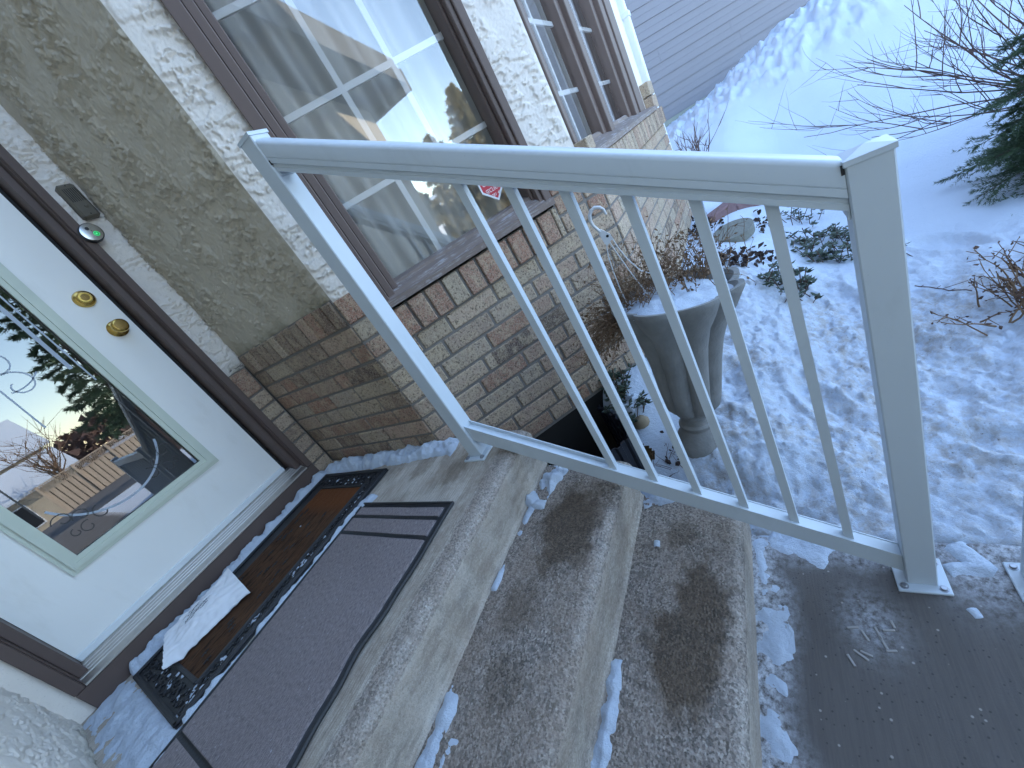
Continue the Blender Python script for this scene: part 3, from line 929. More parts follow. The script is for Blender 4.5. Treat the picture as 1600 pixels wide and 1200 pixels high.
# front door ------------------------------------------------------------
XD0, XD1, YD, ZD = -1.031, -.171, .081, .145
ZH = 2.15
def door():
    gx0, gx1, gz0, gz1 = -.827, -.373, .398, 1.93
    b = MB()
    b.box(XD0, gx0 - .01, YD, YD + .045, ZD, ZH); b.box(gx1 + .01, XD1, YD, YD + .045, ZD, ZH)
    b.box(gx0 - .01, gx1 + .01, YD, YD + .045, ZD, gz0 - .01); b.box(gx0 - .01, gx1 + .01, YD, YD + .045, gz1 + .01, ZH)
    d = b.build('front_door', M['door'], house, origin=(XD0, YD, ZD))
    d['label'] = 'white front door with a tall etched glass panel'
    # bead around the glass, stepped profile
    b = MB()
    for (w0, w1, out) in ((.044, .030, .009), (.030, .012, .017), (.012, -.004, .010)):
        x0, x1, z0, z1 = gx0 - w0, gx1 + w0, gz0 - w0, gz1 + w0
        i0, i1, k0, k1 = gx0 - w1, gx1 + w1, gz0 - w1, gz1 + w1
        b.box(x0, i0, YD - out, YD + .002, z0, z1); b.box(i1, x1, YD - out, YD + .002, z0, z1)
        b.box(i0, i1, YD - out, YD + .002, z0, k0); b.box(i0, i1, YD - out, YD + .002, k1, z1)
    b.build('glazing_bead', M['mold'], d)
    b = MB(); b.add([(gx0, YD + .012, gz0), (gx1, YD + .012, gz0), (gx1, YD + .012, gz1), (gx0, YD + .012, gz1)], [[0, 1, 2, 3]])
    b.build('glass_pane', M['glassd'], d)
    # deadbolt and knob
    b = MB(); b.lathe((-.232, YD, 1.122), [(.0325, 0), (.0325, .004), (.029, .011), (.022, .014), (.021, .022), (.0185, .025), (.0, .025)], 32, (0, -1, 0))
    k = b.build('deadbolt', M['brass'], d, smooth=True)
    b = MB(); b.lathe((-.232, YD, 1.122), [(.0125, .0252), (.0125, .0262), (0, .0264)], 24, (0, -1, 0)); b.box(-.2325, -.2315, YD - .0275, YD - .025, 1.116, 1.129)
    b.build('keyway', M['brassd'], d)
    b = MB(); b.lathe((-.226, YD, .985), [(.0325, 0), (.0325, .004), (.027, .010), (.014, .014), (.012, .024), (.016, .030), (.0255, .036), (.0270, .046), (.0245, .055), (.0205, .058), (.0, .058)], 32, (0, -1, 0))
    b.build('door_knob', M['brass'], d, smooth=True)
    b = MB(); b.lathe((-.226, YD, .985), [(.0185, .0583), (.0185, .0588), (.012, .0590), (.012, .0600), (0, .0602)], 24, (0, -1, 0))
    b.build('keyway', M['brassd'], d)
    # etched border, scrolls
    yy = YD + .0105
    def ribbon(b, pts, w):
        P = np.array(pts, float); n = len(P)
        T = np.gradient(P, axis=0); T /= (np.linalg.norm(T, axis=1)[:, None] + 1e-9)
        Nn = np.stack([-T[:, 1], T[:, 0]], 1) * w / 2
        V = [(x, yy, z) for x, z in P + Nn] + [(x, yy, z) for x, z in P - Nn]
        b.add(V, [[i, i + 1, n + i + 1, n + i] for i in range(n - 1)])
    def spiral(cx, cz, r0, r1, a0, a1, k=26):
        t = np.linspace(0, 1, k); a = np.radians(a0 + (a1 - a0) * t); r = r0 + (r1 - r0) * t
        return np.stack([cx + r * np.cos(a), cz + r * np.sin(a)], 1)
    b = MB()
    ribbon(b, [(gx1 - .050, gz1 - .05), (gx1 - .050, .93)], .012)
    ribbon(b, [(gx1 - .026, gz1 - .05), (gx1 - .026, .86)], .005)
    ribbon(b, [(gx0 + .050, gz1 - .05), (gx0 + .050, .93)], .012)
    ribbon(b, [(gx0 + .026, gz1 - .05), (gx0 + .026, .86)], .005)
    cx = (gx0 + gx1) / 2
    for sg in (1, -1):
        for sp in (spiral(0.040, 1.035, .052, .022, 150, -160), spiral(.045, .955, .050, .014, 100, -230), spiral(.0, 1.03, .09, .12, -80, -30, 12)):
            sp = sp.copy(); sp[:, 0] = cx + sg * sp[:, 0]; ribbon(b, sp, .0045)
    ribbon(b, [(cx, 1.10), (cx + .002, .98), (cx - .001, .80)], .005)
    ribbon(b, spiral(cx, .62, .19, .19, 200, 340, 30) * [1, 1] + [0, .02], .008)
    b.build('etching', M['etch'], d, fix=False)
    b = MB()
    ribbon(b, [(gx0 + .030, 1.2), (gx0 + .030, .56)], .005)
    ribbon(b, [(gx1 - .030, .78), (gx1 - .030, .56)], .004)
    for sg, bx in ((1, gx0 + .035), (-1, gx1 - .035)):
        for sp in (spiral(.022, .520, .030, .008, 170, -170), spiral(.062, .500, .026, .010, 180, -150), spiral(.050, .455, .024, .008, 60, 380), spiral(.018, .462, .016, .006, 90, 400), spiral(.105, .47, .030, .01, 90, 330)):
            sp = sp.copy(); sp[:, 0] = bx + sg * sp[:, 0]; ribbon(b, sp, .0035)
    b.build('dark_scroll', M['came'], d, fix=False)
    # sweep strip at the bottom
    b = MB(); b.box(XD0, XD1, YD - .010, YD + .02, .122, ZD + .002, .003)
    b.build('door_sweep', M['sweep'], d)
    return d
door()
# frame
def frame():
    b = MB()
    XF0, XF1 = -1.093, -.093
    for sg, xo in ((1, XF0), (-1, XF1)):
        def bx(a, c, y0, y1, z0=.080, z1=2.1):
            x0, x1 = sorted((xo + sg * a, xo + sg * c)); b.box(x0, x1, y0, y1, z0, z1, .002)
        bx(0, .030, -.020, .04); bx(.030, .034, -.012, .04); bx(.034, .0605, .020, .12)
    b.box(XF0, XF1, -.020, .12, 2.1, 2.2)
    f = b.build('door_frame', M['trim'], house)
    b = MB(); b.box(XD0 - .012, XD0 - .0015, YD + .004, YD + .05, .13, ZH); b.box(XD1 + .0015, XD1 + .012, YD + .004, YD + .05, .13, ZH)
    b.build('dark_gap_strip', M['dark'], f)  # near-black strips stand in for the shaded gap between jamb and slab
    b = MB(); b.box(XF0 + .001, XF1 - .001, -.021, .10, -.02, .0785, .002)
    kb = b.build('kick_board', M['trim'], house)
    # ribbed aluminium sill
    b = MB()
    y = -.018; pr = [(-.022, .081), (-.022, .086)]
    yy = np.linspace(-.020, .066, 60)
    for q in yy:
        base = .088 + (q + .020) * .38
        rib = .0022 * (1 if (int((q + .02) / .0072) % 2 == 0) else 0) if q > .002 else 0
        pr.append((q, base + rib))
    pr += [(.07, .122), (.09, .122), (.09, .081)]
    b.prism([(XF0 + .033, a, c) for a, c in pr], (0, 0, 0), (XF1 - XF0 - .066, 0, 0))
    b.build('door_sill', M['alu'], house)
frame()

# windows ----------------------------------------------------------------
def window(o, u, n, s0, s1, z0, z1, fl, fr, depth, muv, muh, name='window', mull=None, sill=(.026, .0), lab=None):
    """casing from s0 to s1; fl/fr width of casing left/right; panes between mullions"""
    o = np.array([o[0], o[1], 0.]); u = np.array([u[0], u[1], 0.]); n = np.array([n[0], n[1], 0.]); zz = (0, 0, 1)
    b = MB()
    def bx(a, c, y0, y1, p, q, bv=.003): b.obox(o, u, n, zz, a, c, y0, y1, p, q, bv)
    # stepped casings
    bx(s0, s0 + fl * .45, -.05, .018, z0, z1); bx(s0 + fl * .45, s0 + fl * .75, -.05, .008, z0, z1); bx(s0 + fl * .75, s0 + fl, -depth - .02, -.012, z0, z1)
    bx(s1 - fr * .5, s1, -.05, .018, z0, z1); bx(s1 - fr * .8, s1 - fr * .5, -depth - .02, .008, z0, z1); bx(s1 - fr, s1 - fr * .8, -depth - .02, -.02, z0, z1)
    bx(s0, s1, -.05, .018, z1, z1 + .06)
    op = [(s0 + fl, s1 - fr)]
    if mull:
        m0, m1 = mull
        bx(m0, m0 + (m1 - m0) * .3, -depth - .02, -.02, z0, z1); bx(m0 + (m1 - m0) * .3, m1 - (m1 - m0) * .3, -depth - .02, .004, z0, z1); bx(m1 - (m1 - m0) * .3, m1, -depth - .02, -.02, z0, z1)
        op = [(s0 + fl, m0), (m1, s1 - fr)]
    w = b.build(name, M['trimwin'], house, origin=tuple(o + u * s0 + np.array([0, 0, z0])))
    if lab: w['label'] = lab
    b = MB()
    # sloping sill with a drip edge
    pr = [(sill[0], z0), (sill[0], z0 + .022), (sill[0] - .012, z0 + .026), (.0, z0 + .040), (-.030, z0 + .052), (-.034, z0 + .064), (-depth + .01, z0 + .072), (-depth - .03, z0 + .072), (-depth - .03, z0)]
    b.prism([o + u * s0 + n * a + np.array([0, 0, c]) for a, c in pr], (0, 0, 0), u * (s1 - s0))
    b.build('sill', M['sillw'], w)
    for i, (a, c) in enumerate(op):
        b = MB()
        q = [o + u * a + n * -depth + np.array([0, 0, z0 + .06]), o + u * c + n * -depth + np.array([0, 0, z0 + .06])]
        q += [q[1] + np.array([0, 0, z1 - z0 - .06]), q[0] + np.array([0, 0, z1 - z0 - .06])]
        b.add(q, [[0, 1, 2, 3]]); b.build('pane', M['glass'], w, fix=False)
        for sx in muv[i]:
            b = MB(); b.obox(o, u, n, zz, sx - .0095, sx + .0095, -depth - .012, -depth - .004, z0 + .06, z1); b.build('muntin', M['muntin'], w)
        for z in muh:
            b = MB(); b.obox(o, u, n, zz, a, c, -depth - .0125, -depth - .0035, z - .0095, z + .0095); b.build('muntin', M['muntin'], w)
    return w
window(P1[:2], E1[:2], N1[:2], .122, .850, .545, 1.74, .090, .058, .090, [[.417, .600]], [.888, 1.166, 1.444], lab='large brown framed window with white grilles')
YW2 = Y2 + .055
window((0, YW2), (1, 0), (0, -1), .80, 2.44, .605, 1.74, .09, .36, .055, [[1.14], [1.84]], [.875, 1.140, 1.42], mull=(1.385, 1.585), sill=(.085, 0), lab='pair of narrow brown framed windows on the front of the bay')

# dark rooms behind the glass
b = MB()
b.box(-.9, 2.6, 2.2, 2.25, -.2, 2.44); b.box(.20, 2.6, -.2, 2.2, -.22, -.18)
b.build('room_wall', M['room'], house)

# sheer curtains
def curtain(o, u, n, s0, s1, z0, z1, back, seed, lab):
    S = np.arange(s0, s1, .008); Z = np.linspace(z0, z1, 8)
    A, Zz = np.meshgrid(S, Z, indexing='ij')
    h = .022 * np.sin(A * 62 + 1.6 * fbm(A * 5, A * 0 + seed, 2, seed)) + .012 * fbm(A * 9, Zz * 2, 2, seed)
    X = o[0] + u[0] * A + n[0] * (h - back); Y = o[1] + u[1] * A + n[1] * (h - back)
    V = np.stack([X.ravel(), Y.ravel(), Zz.ravel()], 1)
    c = add('curtain', V, gridF(*A.shape), M['curtain'], smooth=True, origin=V.mean(0))
    tag(c, lab, 'curtain', 'sheer curtains behind the windows')
curtain(P1[:2], E1[:2], N1[:2], .16, .84, .56, 1.76, .20, 3, 'white sheer curtain hanging in soft folds behind the large grille window')
curtain((0, YW2), (1, 0), (0, -1), .88, 1.36, .62, 1.76, .16, 5, 'sheer curtain behind the nearer narrow pane of the bay front')
curtain((0, YW2), (1, 0), (0, -1), 1.62, 2.06, .62, 1.76, .16, 8, 'sheer curtain behind the farther narrow pane of the bay front')

# ------------------------------------------------------------------ railing
def post(root, cx, cy, z0, z1, w=.0531, pl=.092):
    b = MB(); h = w / 2
    b.box(cx - h, cx + h, cy - h, cy + h, z0 + .006, z1, .0025)
    p = b.build('post', M['rail'], root, origin=(cx, cy, z0))
    b = MB(); q = pl / 2
    b.box(cx - q, cx + q, cy - q, cy + q, z0, z0 + .0075, .0015)
    b.build('base_plate', M['rail'], p)
    b = MB(); c = h + .0022
    b.box(cx - c, cx + c, cy - c, cy + c, z1 - .006, z1 + .0025, .0006)
    b.add([(cx - c, cy - c, z1 + .0025), (cx + c, cy - c, z1 + .0025), (cx + c, cy + c, z1 + .0025), (cx - c, cy + c, z1 + .0025), (cx, cy, z1 + .010)],
          [[0, 1, 4], [1, 2, 4], [2, 3, 4], [3, 0, 4]])
    b.build('post_cap', M['rail'], p)
    for sx in (-1, 1):
        for sy in (-1, 1):
            b = MB(); k = q - .0125
            b.lathe((cx + sx * k, cy + sy * k, z0 + .0075), [(.0085, 0), (.0085, .0012), (.0062, .0014), (.0062, .0050), (.005, .0062), (0, .0062)], 10)
            b.build('bolt', M['boltm'], p)
    return p
M['boltm'] = m_metal('bolt_zinc', (.42, .43, .45), .45)
XR, Y1, Y2P, WP = -.0621, -1.0725, -2.1348, .0531
rail = empty('stair_railing', (XR, (Y1 + Y2P) / 2, -.547), 'white aluminium stair railing with six thin balusters sloping from the landing down to the walkway', 'railing')
post(rail, XR, Y1, 0.0, 1.0645)
post(rail, XR, Y2P, -.547, .469)
ya, yb = Y1 - WP / 2 - .0006, Y2P + WP / 2 + .0006
SL = .571
def sweep(name, prof, zt, y0, y1, mat, parent):
    """profile (x, dz) extruded along the slope, cut off plumb"""
    V = []; F = []; n = len(prof)
    for y in (y0, y1):
        z = zt(y)
        V += [(XR + x, y, z + dz) for x, dz in prof]
    F = [list(range(n)), list(range(n, 2 * n))[::-1]] + [[i, n + i, n + (i + 1) % n, (i + 1) % n] for i in range(n)]
    b = MB().add(V, F)
    o = b.build(name, mat, parent)
    autosmooth(o, 27)
    return o
ztop = lambda y: 1.049 + SL * (y - ya)
zbot = lambda y: .131 + SL * (y - ya)
half = [(-.006, .000), (-.0165, -.0010), (-.0205, -.0030), (-.0232, -.0065), (-.0245, -.0115), (-.0245, -.0395), (-.0232, -.0400), (-.0232, -.0412), (-.0245, -.0417), (-.0245, -.0540), (-.0228, -.0560), (-.0200, -.0575), (-.0196, -.0640), (-.0214, -.0655), (-.0214, -.0750), (-.0190, -.0760)]
prof = half + [(-x, z) for x, z in half[::-1]]
sweep('top_rail', prof, ztop, ya, yb, M['rail'], rail)
tr = [o for o in rail.children if o.name.startswith('top_rail')][0]
# little saddle brackets hidden inside both ends
b = MB()
for y, s_ in ((ya, -1), (yb, 1)):
    z = ztop(y)
    b.box(XR - .020, XR + .020, min(y, y + s_ * .003), max(y, y + s_ * .003), z - .088, z - .070)
b.build('bracket', M['rail'], tr)
b = MB()
for y, s_ in ((ya, -1), (yb, 1)):
    z = ztop(y); b.box(XR - .0252, XR - .020, min(y, y + s_ * .004), max(y, y + s_ * .004), z - .060 if s_ < 0 else z - .020, z - .050 if s_ < 0 else z - .006)
b.build('gap_shadow_plug', M['black'], tr)['kind'] = 'stuff'
# bottom channel
hw, hz = .0175, .060
pc = [(-hw, 0), (-hw, -hz), (hw, -hz), (hw, 0), (hw - .003, 0), (hw - .003, -.016), (-hw + .003, -.016), (-hw + .003, 0)]
br = sweep('bottom_rail', pc, zbot, ya, yb, M['rail'], rail)
yfirst = -1.5105
sweep('channel_insert', [(-hw + .0032, -.002), (-hw + .0032, -.0155), (hw - .0032, -.0155), (hw - .0032, -.002)], zbot, yfirst, yb, M['rail'], br)
for i in range(6):
    y = -1.5225 - .0992 * i; wb = .0090
    b = MB()
    for xa in (0,):
        V = []
        for yy in (y - wb, y + wb):
            for xx in (XR - wb, XR + wb):
                V += [(xx, yy, zbot(yy) - .004), (xx, yy, ztop(yy) - .070)]
        b.add(V, [[0, 1, 3, 2], [4, 6, 7, 5], [0, 4, 5, 1], [2, 3, 7, 6], [0, 2, 6, 4], [1, 5, 7, 3]])
    b.build('baluster', M['rail'], rail)
# next railing along the walk, only the edge of its plate is in view
r2 = empty('walk_railing', (XR, -2.327, -.547), 'white railing post with bolted plate cut off by the right edge of the photo', 'railing')
post(r2, XR, -2.327, -.547, .469)
post(r2, XR, -3.5, -.547, .469)
b = MB(); b.box(XR - .0245, XR + .0245, -3.473, -2.354, .38, .450, .008); b.build('top_rail', M['rail'], r2)
b = MB(); b.box(XR - .0175, XR + .0175, -3.473, -2.354, -.44, -.40, .003); b.build('bottom_rail', M['rail'], r2)
for i in range(10):
    b = MB(); y = -2.45 - .1 * i; b.box(XR - .009, XR + .009, y - .009, y + .009, -.402, .382); b.build('baluster', M['rail'], r2)

# ------------------------------------------------------------------ snow left on the steps
def snow_strip(pts, w, h, z, seed, label, rough=.5, mat='snow', name='snow_patch'):
    P = np.array(pts, float)
    d = np.r_[0, np.cumsum(np.hypot(*np.diff(P, axis=0).T))]
    L = d[-1]; st = .005
    t = np.arange(-w * .4, L + w * .4, st); q = np.arange(-w * .8, w * .8 + st, st)
    px = np.interp(t, d, P[:, 0]); py = np.interp(t, d, P[:, 1])
    # extend the ends
    a0 = (P[1] - P[0]) / np.linalg.norm(P[1] - P[0]); a1 = (P[-1] - P[-2]) / np.linalg.norm(P[-1] - P[-2])
    e0 = np.clip(-t, 0, None); e1 = np.clip(t - L, 0, None)
    px = px - e0 * a0[0] + e1 * a1[0]; py = py - e0 * a0[1] + e1 * a1[1]
    tx = np.gradient(px); ty = np.gradient(py); n = np.hypot(tx, ty); tx /= n; ty /= n
    T, Q = np.meshgrid(t, q, indexing='ij')
    X = px[:, None] - ty[:, None] * Q; Y = py[:, None] + tx[:, None] * Q
    prof = np.sqrt(np.clip(1 - (Q / (w / 2)) ** 2, -1.2, 1).clip(0)) - .6 * np.clip((np.abs(Q) / (w / 2)) - 1, 0, None)
    endf = np.clip(np.minimum(T + w * .4, L + w * .4 - T) / (w * .4), 0, 1)
    nz = fbm(X * 16, Y * 16, 4, seed); n2 = fbm(X * 45, Y * 45, 3, seed + 1)
    n0 = fbm(X * 6, Y * 6, 2, seed + 5)
    H = h * (prof * np.sqrt(endf) * (1 + rough * nz) + rough * (1.3 * nz + .8 * n0) - .30 * rough + .25 * n2 - 2.5 * (1 - sm(endf / .35)))
    H = np.clip(H, -.012, None)
    Z = z + H
    F = gridF(*X.shape)
    keep = (H.ravel()[F] > -.0115).any(1)
    F = F[keep]
    if len(F) == 0: return None
    used = np.unique(F); re = -np.ones(X.size, int); re[used] = np.arange(len(used))
    V = np.stack([X.ravel(), Y.ravel(), Z.ravel()], 1)[used]
    o = add(name, V, re[F], M[mat], smooth=True, origin=(V[:, 0].mean(), V[:, 1].mean(), z), attrs={'dirt': np.zeros(len(V))})
    tag(o, label, 'snow', kind='stuff')
    return o
snow_strip([(-.015, -.90), (-.030, -.72), (-.045, -.45), (-.055, -.20), (-.08, -.06)], .085, .034, .002, 1, 'ridge of snow along the foot of the shaded brick wall')
snow_strip([(-.10, -.05), (-.22, -.055), (-.45, -.062), (-.70, -.055), (-.97, -.050)], .066, .034, .002, 2, 'ridge of snow along the brown kick board', .38)
snow_strip([(-1.07, -.06), (-1.06, -.22), (-1.05, -.42), (-1.02, -.58)], .13, .008, .001, 3, 'thin icy snow between the scroll mat and the left wall', .8)
snow_strip([(-.30, -.595), (-.62, -.600), (-.97, -.602)], .022, .012, .001, 4, 'line of snow between the two doormats', .9)
snow_strip([(-.245, -.61), (-.29, -.60)], .05, .008, .001, 14, 'snow smear beside the corner of the scroll mat', .9)
snow_strip([(.000, -1.27), (-.06, -1.245), (-.13, -1.235)], .085, .020, -RISE, 5, 'lump of snow at the far end of the upper step', 1.0)
snow_strip([(-.135, -1.228), (-.25, -1.218)], .030, .010, -RISE, 15, 'thin tail of snow in the corner of the upper step', .9)
snow_strip([(-.36, -1.222), (-.43, -1.220)], .022, .010, -RISE, 16, 'small patch of snow at the back of the upper step', .8)
snow_strip([(-.675, -1.232), (-.75, -1.238), (-.85, -1.236)], .05, .006, -RISE, 6, 'sliver of ice in the near corner of the upper step', 1.3)
snow_strip([(-.76, -1.285), (-.80, -1.29)], .045, .006, -RISE, 17, 'thin frost patch on the near end of the upper step', .9)
snow_strip([(-.47, -1.512), (-.56, -1.514), (-.72, -1.513), (-.86, -1.512)], .034, .006, -2 * RISE, 7, 'crumbs of snow along the back of the lower step', 2.2)
snow_strip([(.01, -1.52), (.035, -1.60)], .04, .02, -2 * RISE, 18, 'snow at the garden end of the lower step', .8)
snow_strip([(-.13, -1.57), (-.145, -1.572)], .018, .008, -2 * RISE, 19, 'single crumb of snow on the lower step', .4)
snow_strip([(.02, -1.81), (-.10, -1.825), (-.30, -1.82), (-.55, -1.815)], .05, .0016, -.547, 8, 'band of crusted snow along the foot of the lower step', 2.6)
snow_strip([(.03, -1.86), (-.02, -1.95)], .09, .005, -.547, 9, 'crusted snow at the corner of the walkway', 1.0)
snow_strip([(.02, -2.22), (-.03, -2.25), (-.045, -2.20)], .045, .010, -.547, 20, 'broken ice beside the lower post plate', 1.0)
snow_strip([(-.135, -2.20), (-.15, -2.205)], .02, .010, -.547, 21, 'white chip of ice on the walkway near the lower post', .5)

b = MB(); rg = random.Random(12)
for (cx, cy, l, a) in ((-.235, -2.035, .03, .3), (-.215, -2.03, .028, .25), (-.225, -2.005, .026, .4), (-.21, -1.985, .022, 1.8), (-.205, -2.05, .022, 1.7), (-.25, -2.045, .02, 1.75), (-.27, -1.99, .03, .9), (-.285, -1.97, .026, .4), (-.265, -2.0, .022, 1.2), (-.19, -2.06, .018, .2)):
    u_ = (math.cos(a), math.sin(a), 0); b.obox((cx, cy, -.5465), u_, (-u_[1], u_[0], 0), (0, 0, 1), -l / 2, l / 2, -.0025, .0025, -.001, .0022, .001)
o = b.build('ice_print', simple('dirty_ice', (.33, .31, .29), .6)); tag(o, 'pale ridges of ice left by a boot tread on the walkway', 'ice', kind='stuff')

# ------------------------------------------------------------------ doormats
def scroll(cx, cy, r, ang, sgn, z, b, th=.0030):
    t = np.linspace(0, 1, 16); a = ang + sgn * 4.6 * t; rr = r * (1 - .72 * t)
    b.tube([(cx + q * math.cos(k), cy + q * math.sin(k), z) for q, k in zip(rr, a)], th, 5)
matA = empty('scroll_doormat', (-.55, -.34, 0.0), 'brown coir doormat with a black rubber scrollwork border lying against the door sill', 'doormat')
x0, x1, y0, y1 = -.993, -.108, -.588, -.088
ix0, ix1, iy0, iy1 = -.900, -.200, -.505, -.165
b = MB(); b.box(x0, x1, y0, y1, .001, .0065, .002); b.build('rubber_base', M['rubber'], matA)
b = MB()
for (a, c, d, e) in ((x0, x1, y0, y0 + .016), (x0, x1, y1 - .014, y1), (x0, x0 + .016, y0, y1), (x1 - .016, x1, y0, y1)):
    b.box(a, c, d, e, .0065, .0155, .004)
b.box(x0 + .02, x1 - .02, y0 + .0215, y0 + .030, .0065, .013, .003); 
b.box(ix0 - .012, ix1 + .012, iy0 - .012, iy0, .0065, .0145, .003); b.box(ix0 - .012, ix1 + .012, iy0 - .022, iy0 - .015, .0065, .012, .003)
b.box(ix0 - .014, ix0, iy0, iy1, .0065, .0145, .003); b.box(ix1, ix1 + .012, iy0, iy1, .0065, .0145, .003)
b.build('border_rim', M['rubber'], matA)
b = MB()
xx = x0 + .045
k = 0
while xx < x1 - .03:
    for sg in (1, -1):
        scroll(xx + sg * .010, y0 + .045 + sg * .010, .0135, 0 if sg > 0 else math.pi, sg, .010, b)
    xx += .036; k += 1
for (cx0, cx1) in ((x0 + .022, ix0 - .02), (ix1 + .018, x1 - .022)):
    yy = y0 + .075
    while yy < y1 - .03:
        q = cx0 + .012
        while q < cx1:
            scroll(q, yy, .0125, random.uniform(0, 6.2), random.choice((-1, 1)), .010, b); q += .026
        yy += .030
b.build('scrollwork', M['rubber'], matA)
# coir centre
S = np.arange(ix0, ix1, .006); T = np.arange(iy0, iy1, .006)
X, Y = np.meshgrid(S, T, indexing='ij')
Z = .0105 + .0015 * fbm(X * 30, Y * 30, 3, 4) - .003 * (np.abs(((Y - iy0) / .042) % 1 - .5) > .45)
rust = sm((X + .36) / .08) * sm((fbm(X * 9, Y * 9, 3, 6) + .6) / .4)
o = add('coir', np.stack([X.ravel(), Y.ravel(), Z.ravel()], 1), gridF(*X.shape), M['coir'], matA, smooth=True, attrs={'rust': rust.ravel()})
b = MB()
for i in range(34):      # pressed motifs in the coir
    cx, cy = random.uniform(ix0 + .03, ix1 - .12), random.uniform(iy0 + .03, iy1 - .03)
    b.tube([(cx - .012, cy, .0125), (cx, cy + .004, .0125), (cx + .012, cy, .0125)], .0018, 4)
    b.tube([(cx, cy - .008, .0125), (cx, cy + .004, .0125)], .0016, 4)
b.build('motif', M['rubber'], matA)
def crumbs(label, spots, z, smin, smax, seed):
    rg = random.Random(seed); b = MB()
    for (cx, cy) in spots:
        r = rg.uniform(smin, smax); a = rg.uniform(0, 3.1); e = rg.uniform(1.0, 2.4)
        pr = [(r * .75, -.1 * r), (r, .25 * r), (r * .7, .6 * r), (0, .75 * r)]
        t = MB().lathe((0, 0, 0), pr, 7)
        b.add([(cx + (v[0] * math.cos(a) - v[1] * e * math.sin(a)), cy + (v[0] * math.sin(a) + v[1] * e * math.cos(a)), z + v[2] * .8) for v in t.V], t.F)
    o = b.build('snow_crumbs', M['snow'], smooth=True); tag(o, label, 'snow', kind='stuff')
rg = random.Random(3)
sp = [(rg.uniform(x0 + .03, x0 + .085), rg.uniform(y0 + .04, y1 - .14)) for _ in range(20)] + [(rg.uniform(x0 + .04, x1 - .12), rg.gauss(y0 + .045, .010)) for _ in range(40)] + [(rg.uniform(ix1 + .01, x1 - .03), rg.uniform(iy0, iy1)) for _ in range(14)]
crumbs('crumbs of snow caught in the scrollwork of the rubber mat border', sp, .008, .003, .0065, 5)
crumbs('crumbs of snow scattered on the concrete and the coir', [(-.40, -.30), (-.72, -.26), (-.69, -.27), (-.34, -.62)], .012, .003, .007, 8)

matB = empty('grey_doormat', (-.71, -.85, 0.0), 'grey carpet doormat with black rubber edging and cross stripes beside the top step', 'doormat')
bx0, bx1, by0, by1 = -1.13, -.285, -1.098, -.612
S = np.linspace(bx0, bx1, 240); T = np.linspace(by0, by1, 130)
X, Y = np.meshgrid(S, T, indexing='ij')
def wav(x): return .0065 * np.sin(x * 17 + .6 + 1.3 * np.sin(x * 5)) * sm((-.50 - x) / .2) + .0022 * np.sin(x * 33 + 1.7 * np.sin(x * 9))
v = (Y - by0) / (by1 - by0)
Y2_ = Y + (1 - v) ** 2 * wav(X)
lift = .004 * np.clip(np.sin(X * 19 + 2.2), 0, 1) * (1 - v) ** 4 * sm((-.40 - X) / .2)
edge = np.minimum.reduce([X - bx0 + .2, bx1 - X, (Y - by0), by1 - Y + .004])
inr = sm((edge - .017) / .004)
gro = np.zeros_like(X)
for gx in (-.345, -.413, -.992): gro = np.maximum(gro, (np.abs(X - gx) < .0052) * (edge > .012))
Z = .0045 + lift + .0065 * inr * (1 - gro) + .0007 * fbm(X * 120, Y * 120, 2, 3) * inr + .0015 * fbm(X * 6, Y * 6, 2, 9)
V = np.stack([X.ravel(), Y2_.ravel(), Z.ravel()], 1)
F = gridF(*X.shape)
pile = ((inr * (1 - gro)).ravel()[F].mean(1) > .5)
me = mesh('pile', V - np.array(WL[matB]), F, [M['carpet'], M['rubber']], True)
me.polygons.foreach_set('material_index', (~pile).astype(np.int32))
inst('pile', me, WL[matB], matB)
b = MB()
pts = [(x, by0 + wav(np.array(x)), .0045) for x in np.linspace(bx0, bx1, 90)]
b.tube([(p[0], float(p[1]), .0055 + .004 * max(0, math.sin(p[0] * 19 + 2.2)) * float(sm((-.40 - p[0]) / .2))) for p in pts], .0055, 6)
b.tube([(bx1, y, .0055) for y in np.linspace(by0, by1, 8)], .005, 6); b.tube([(x, by1, .0045) for x in np.linspace(bx0, bx1, 12)], .004, 6)
b.build('rubber_edge', M['rubber'], matB, smooth=True)

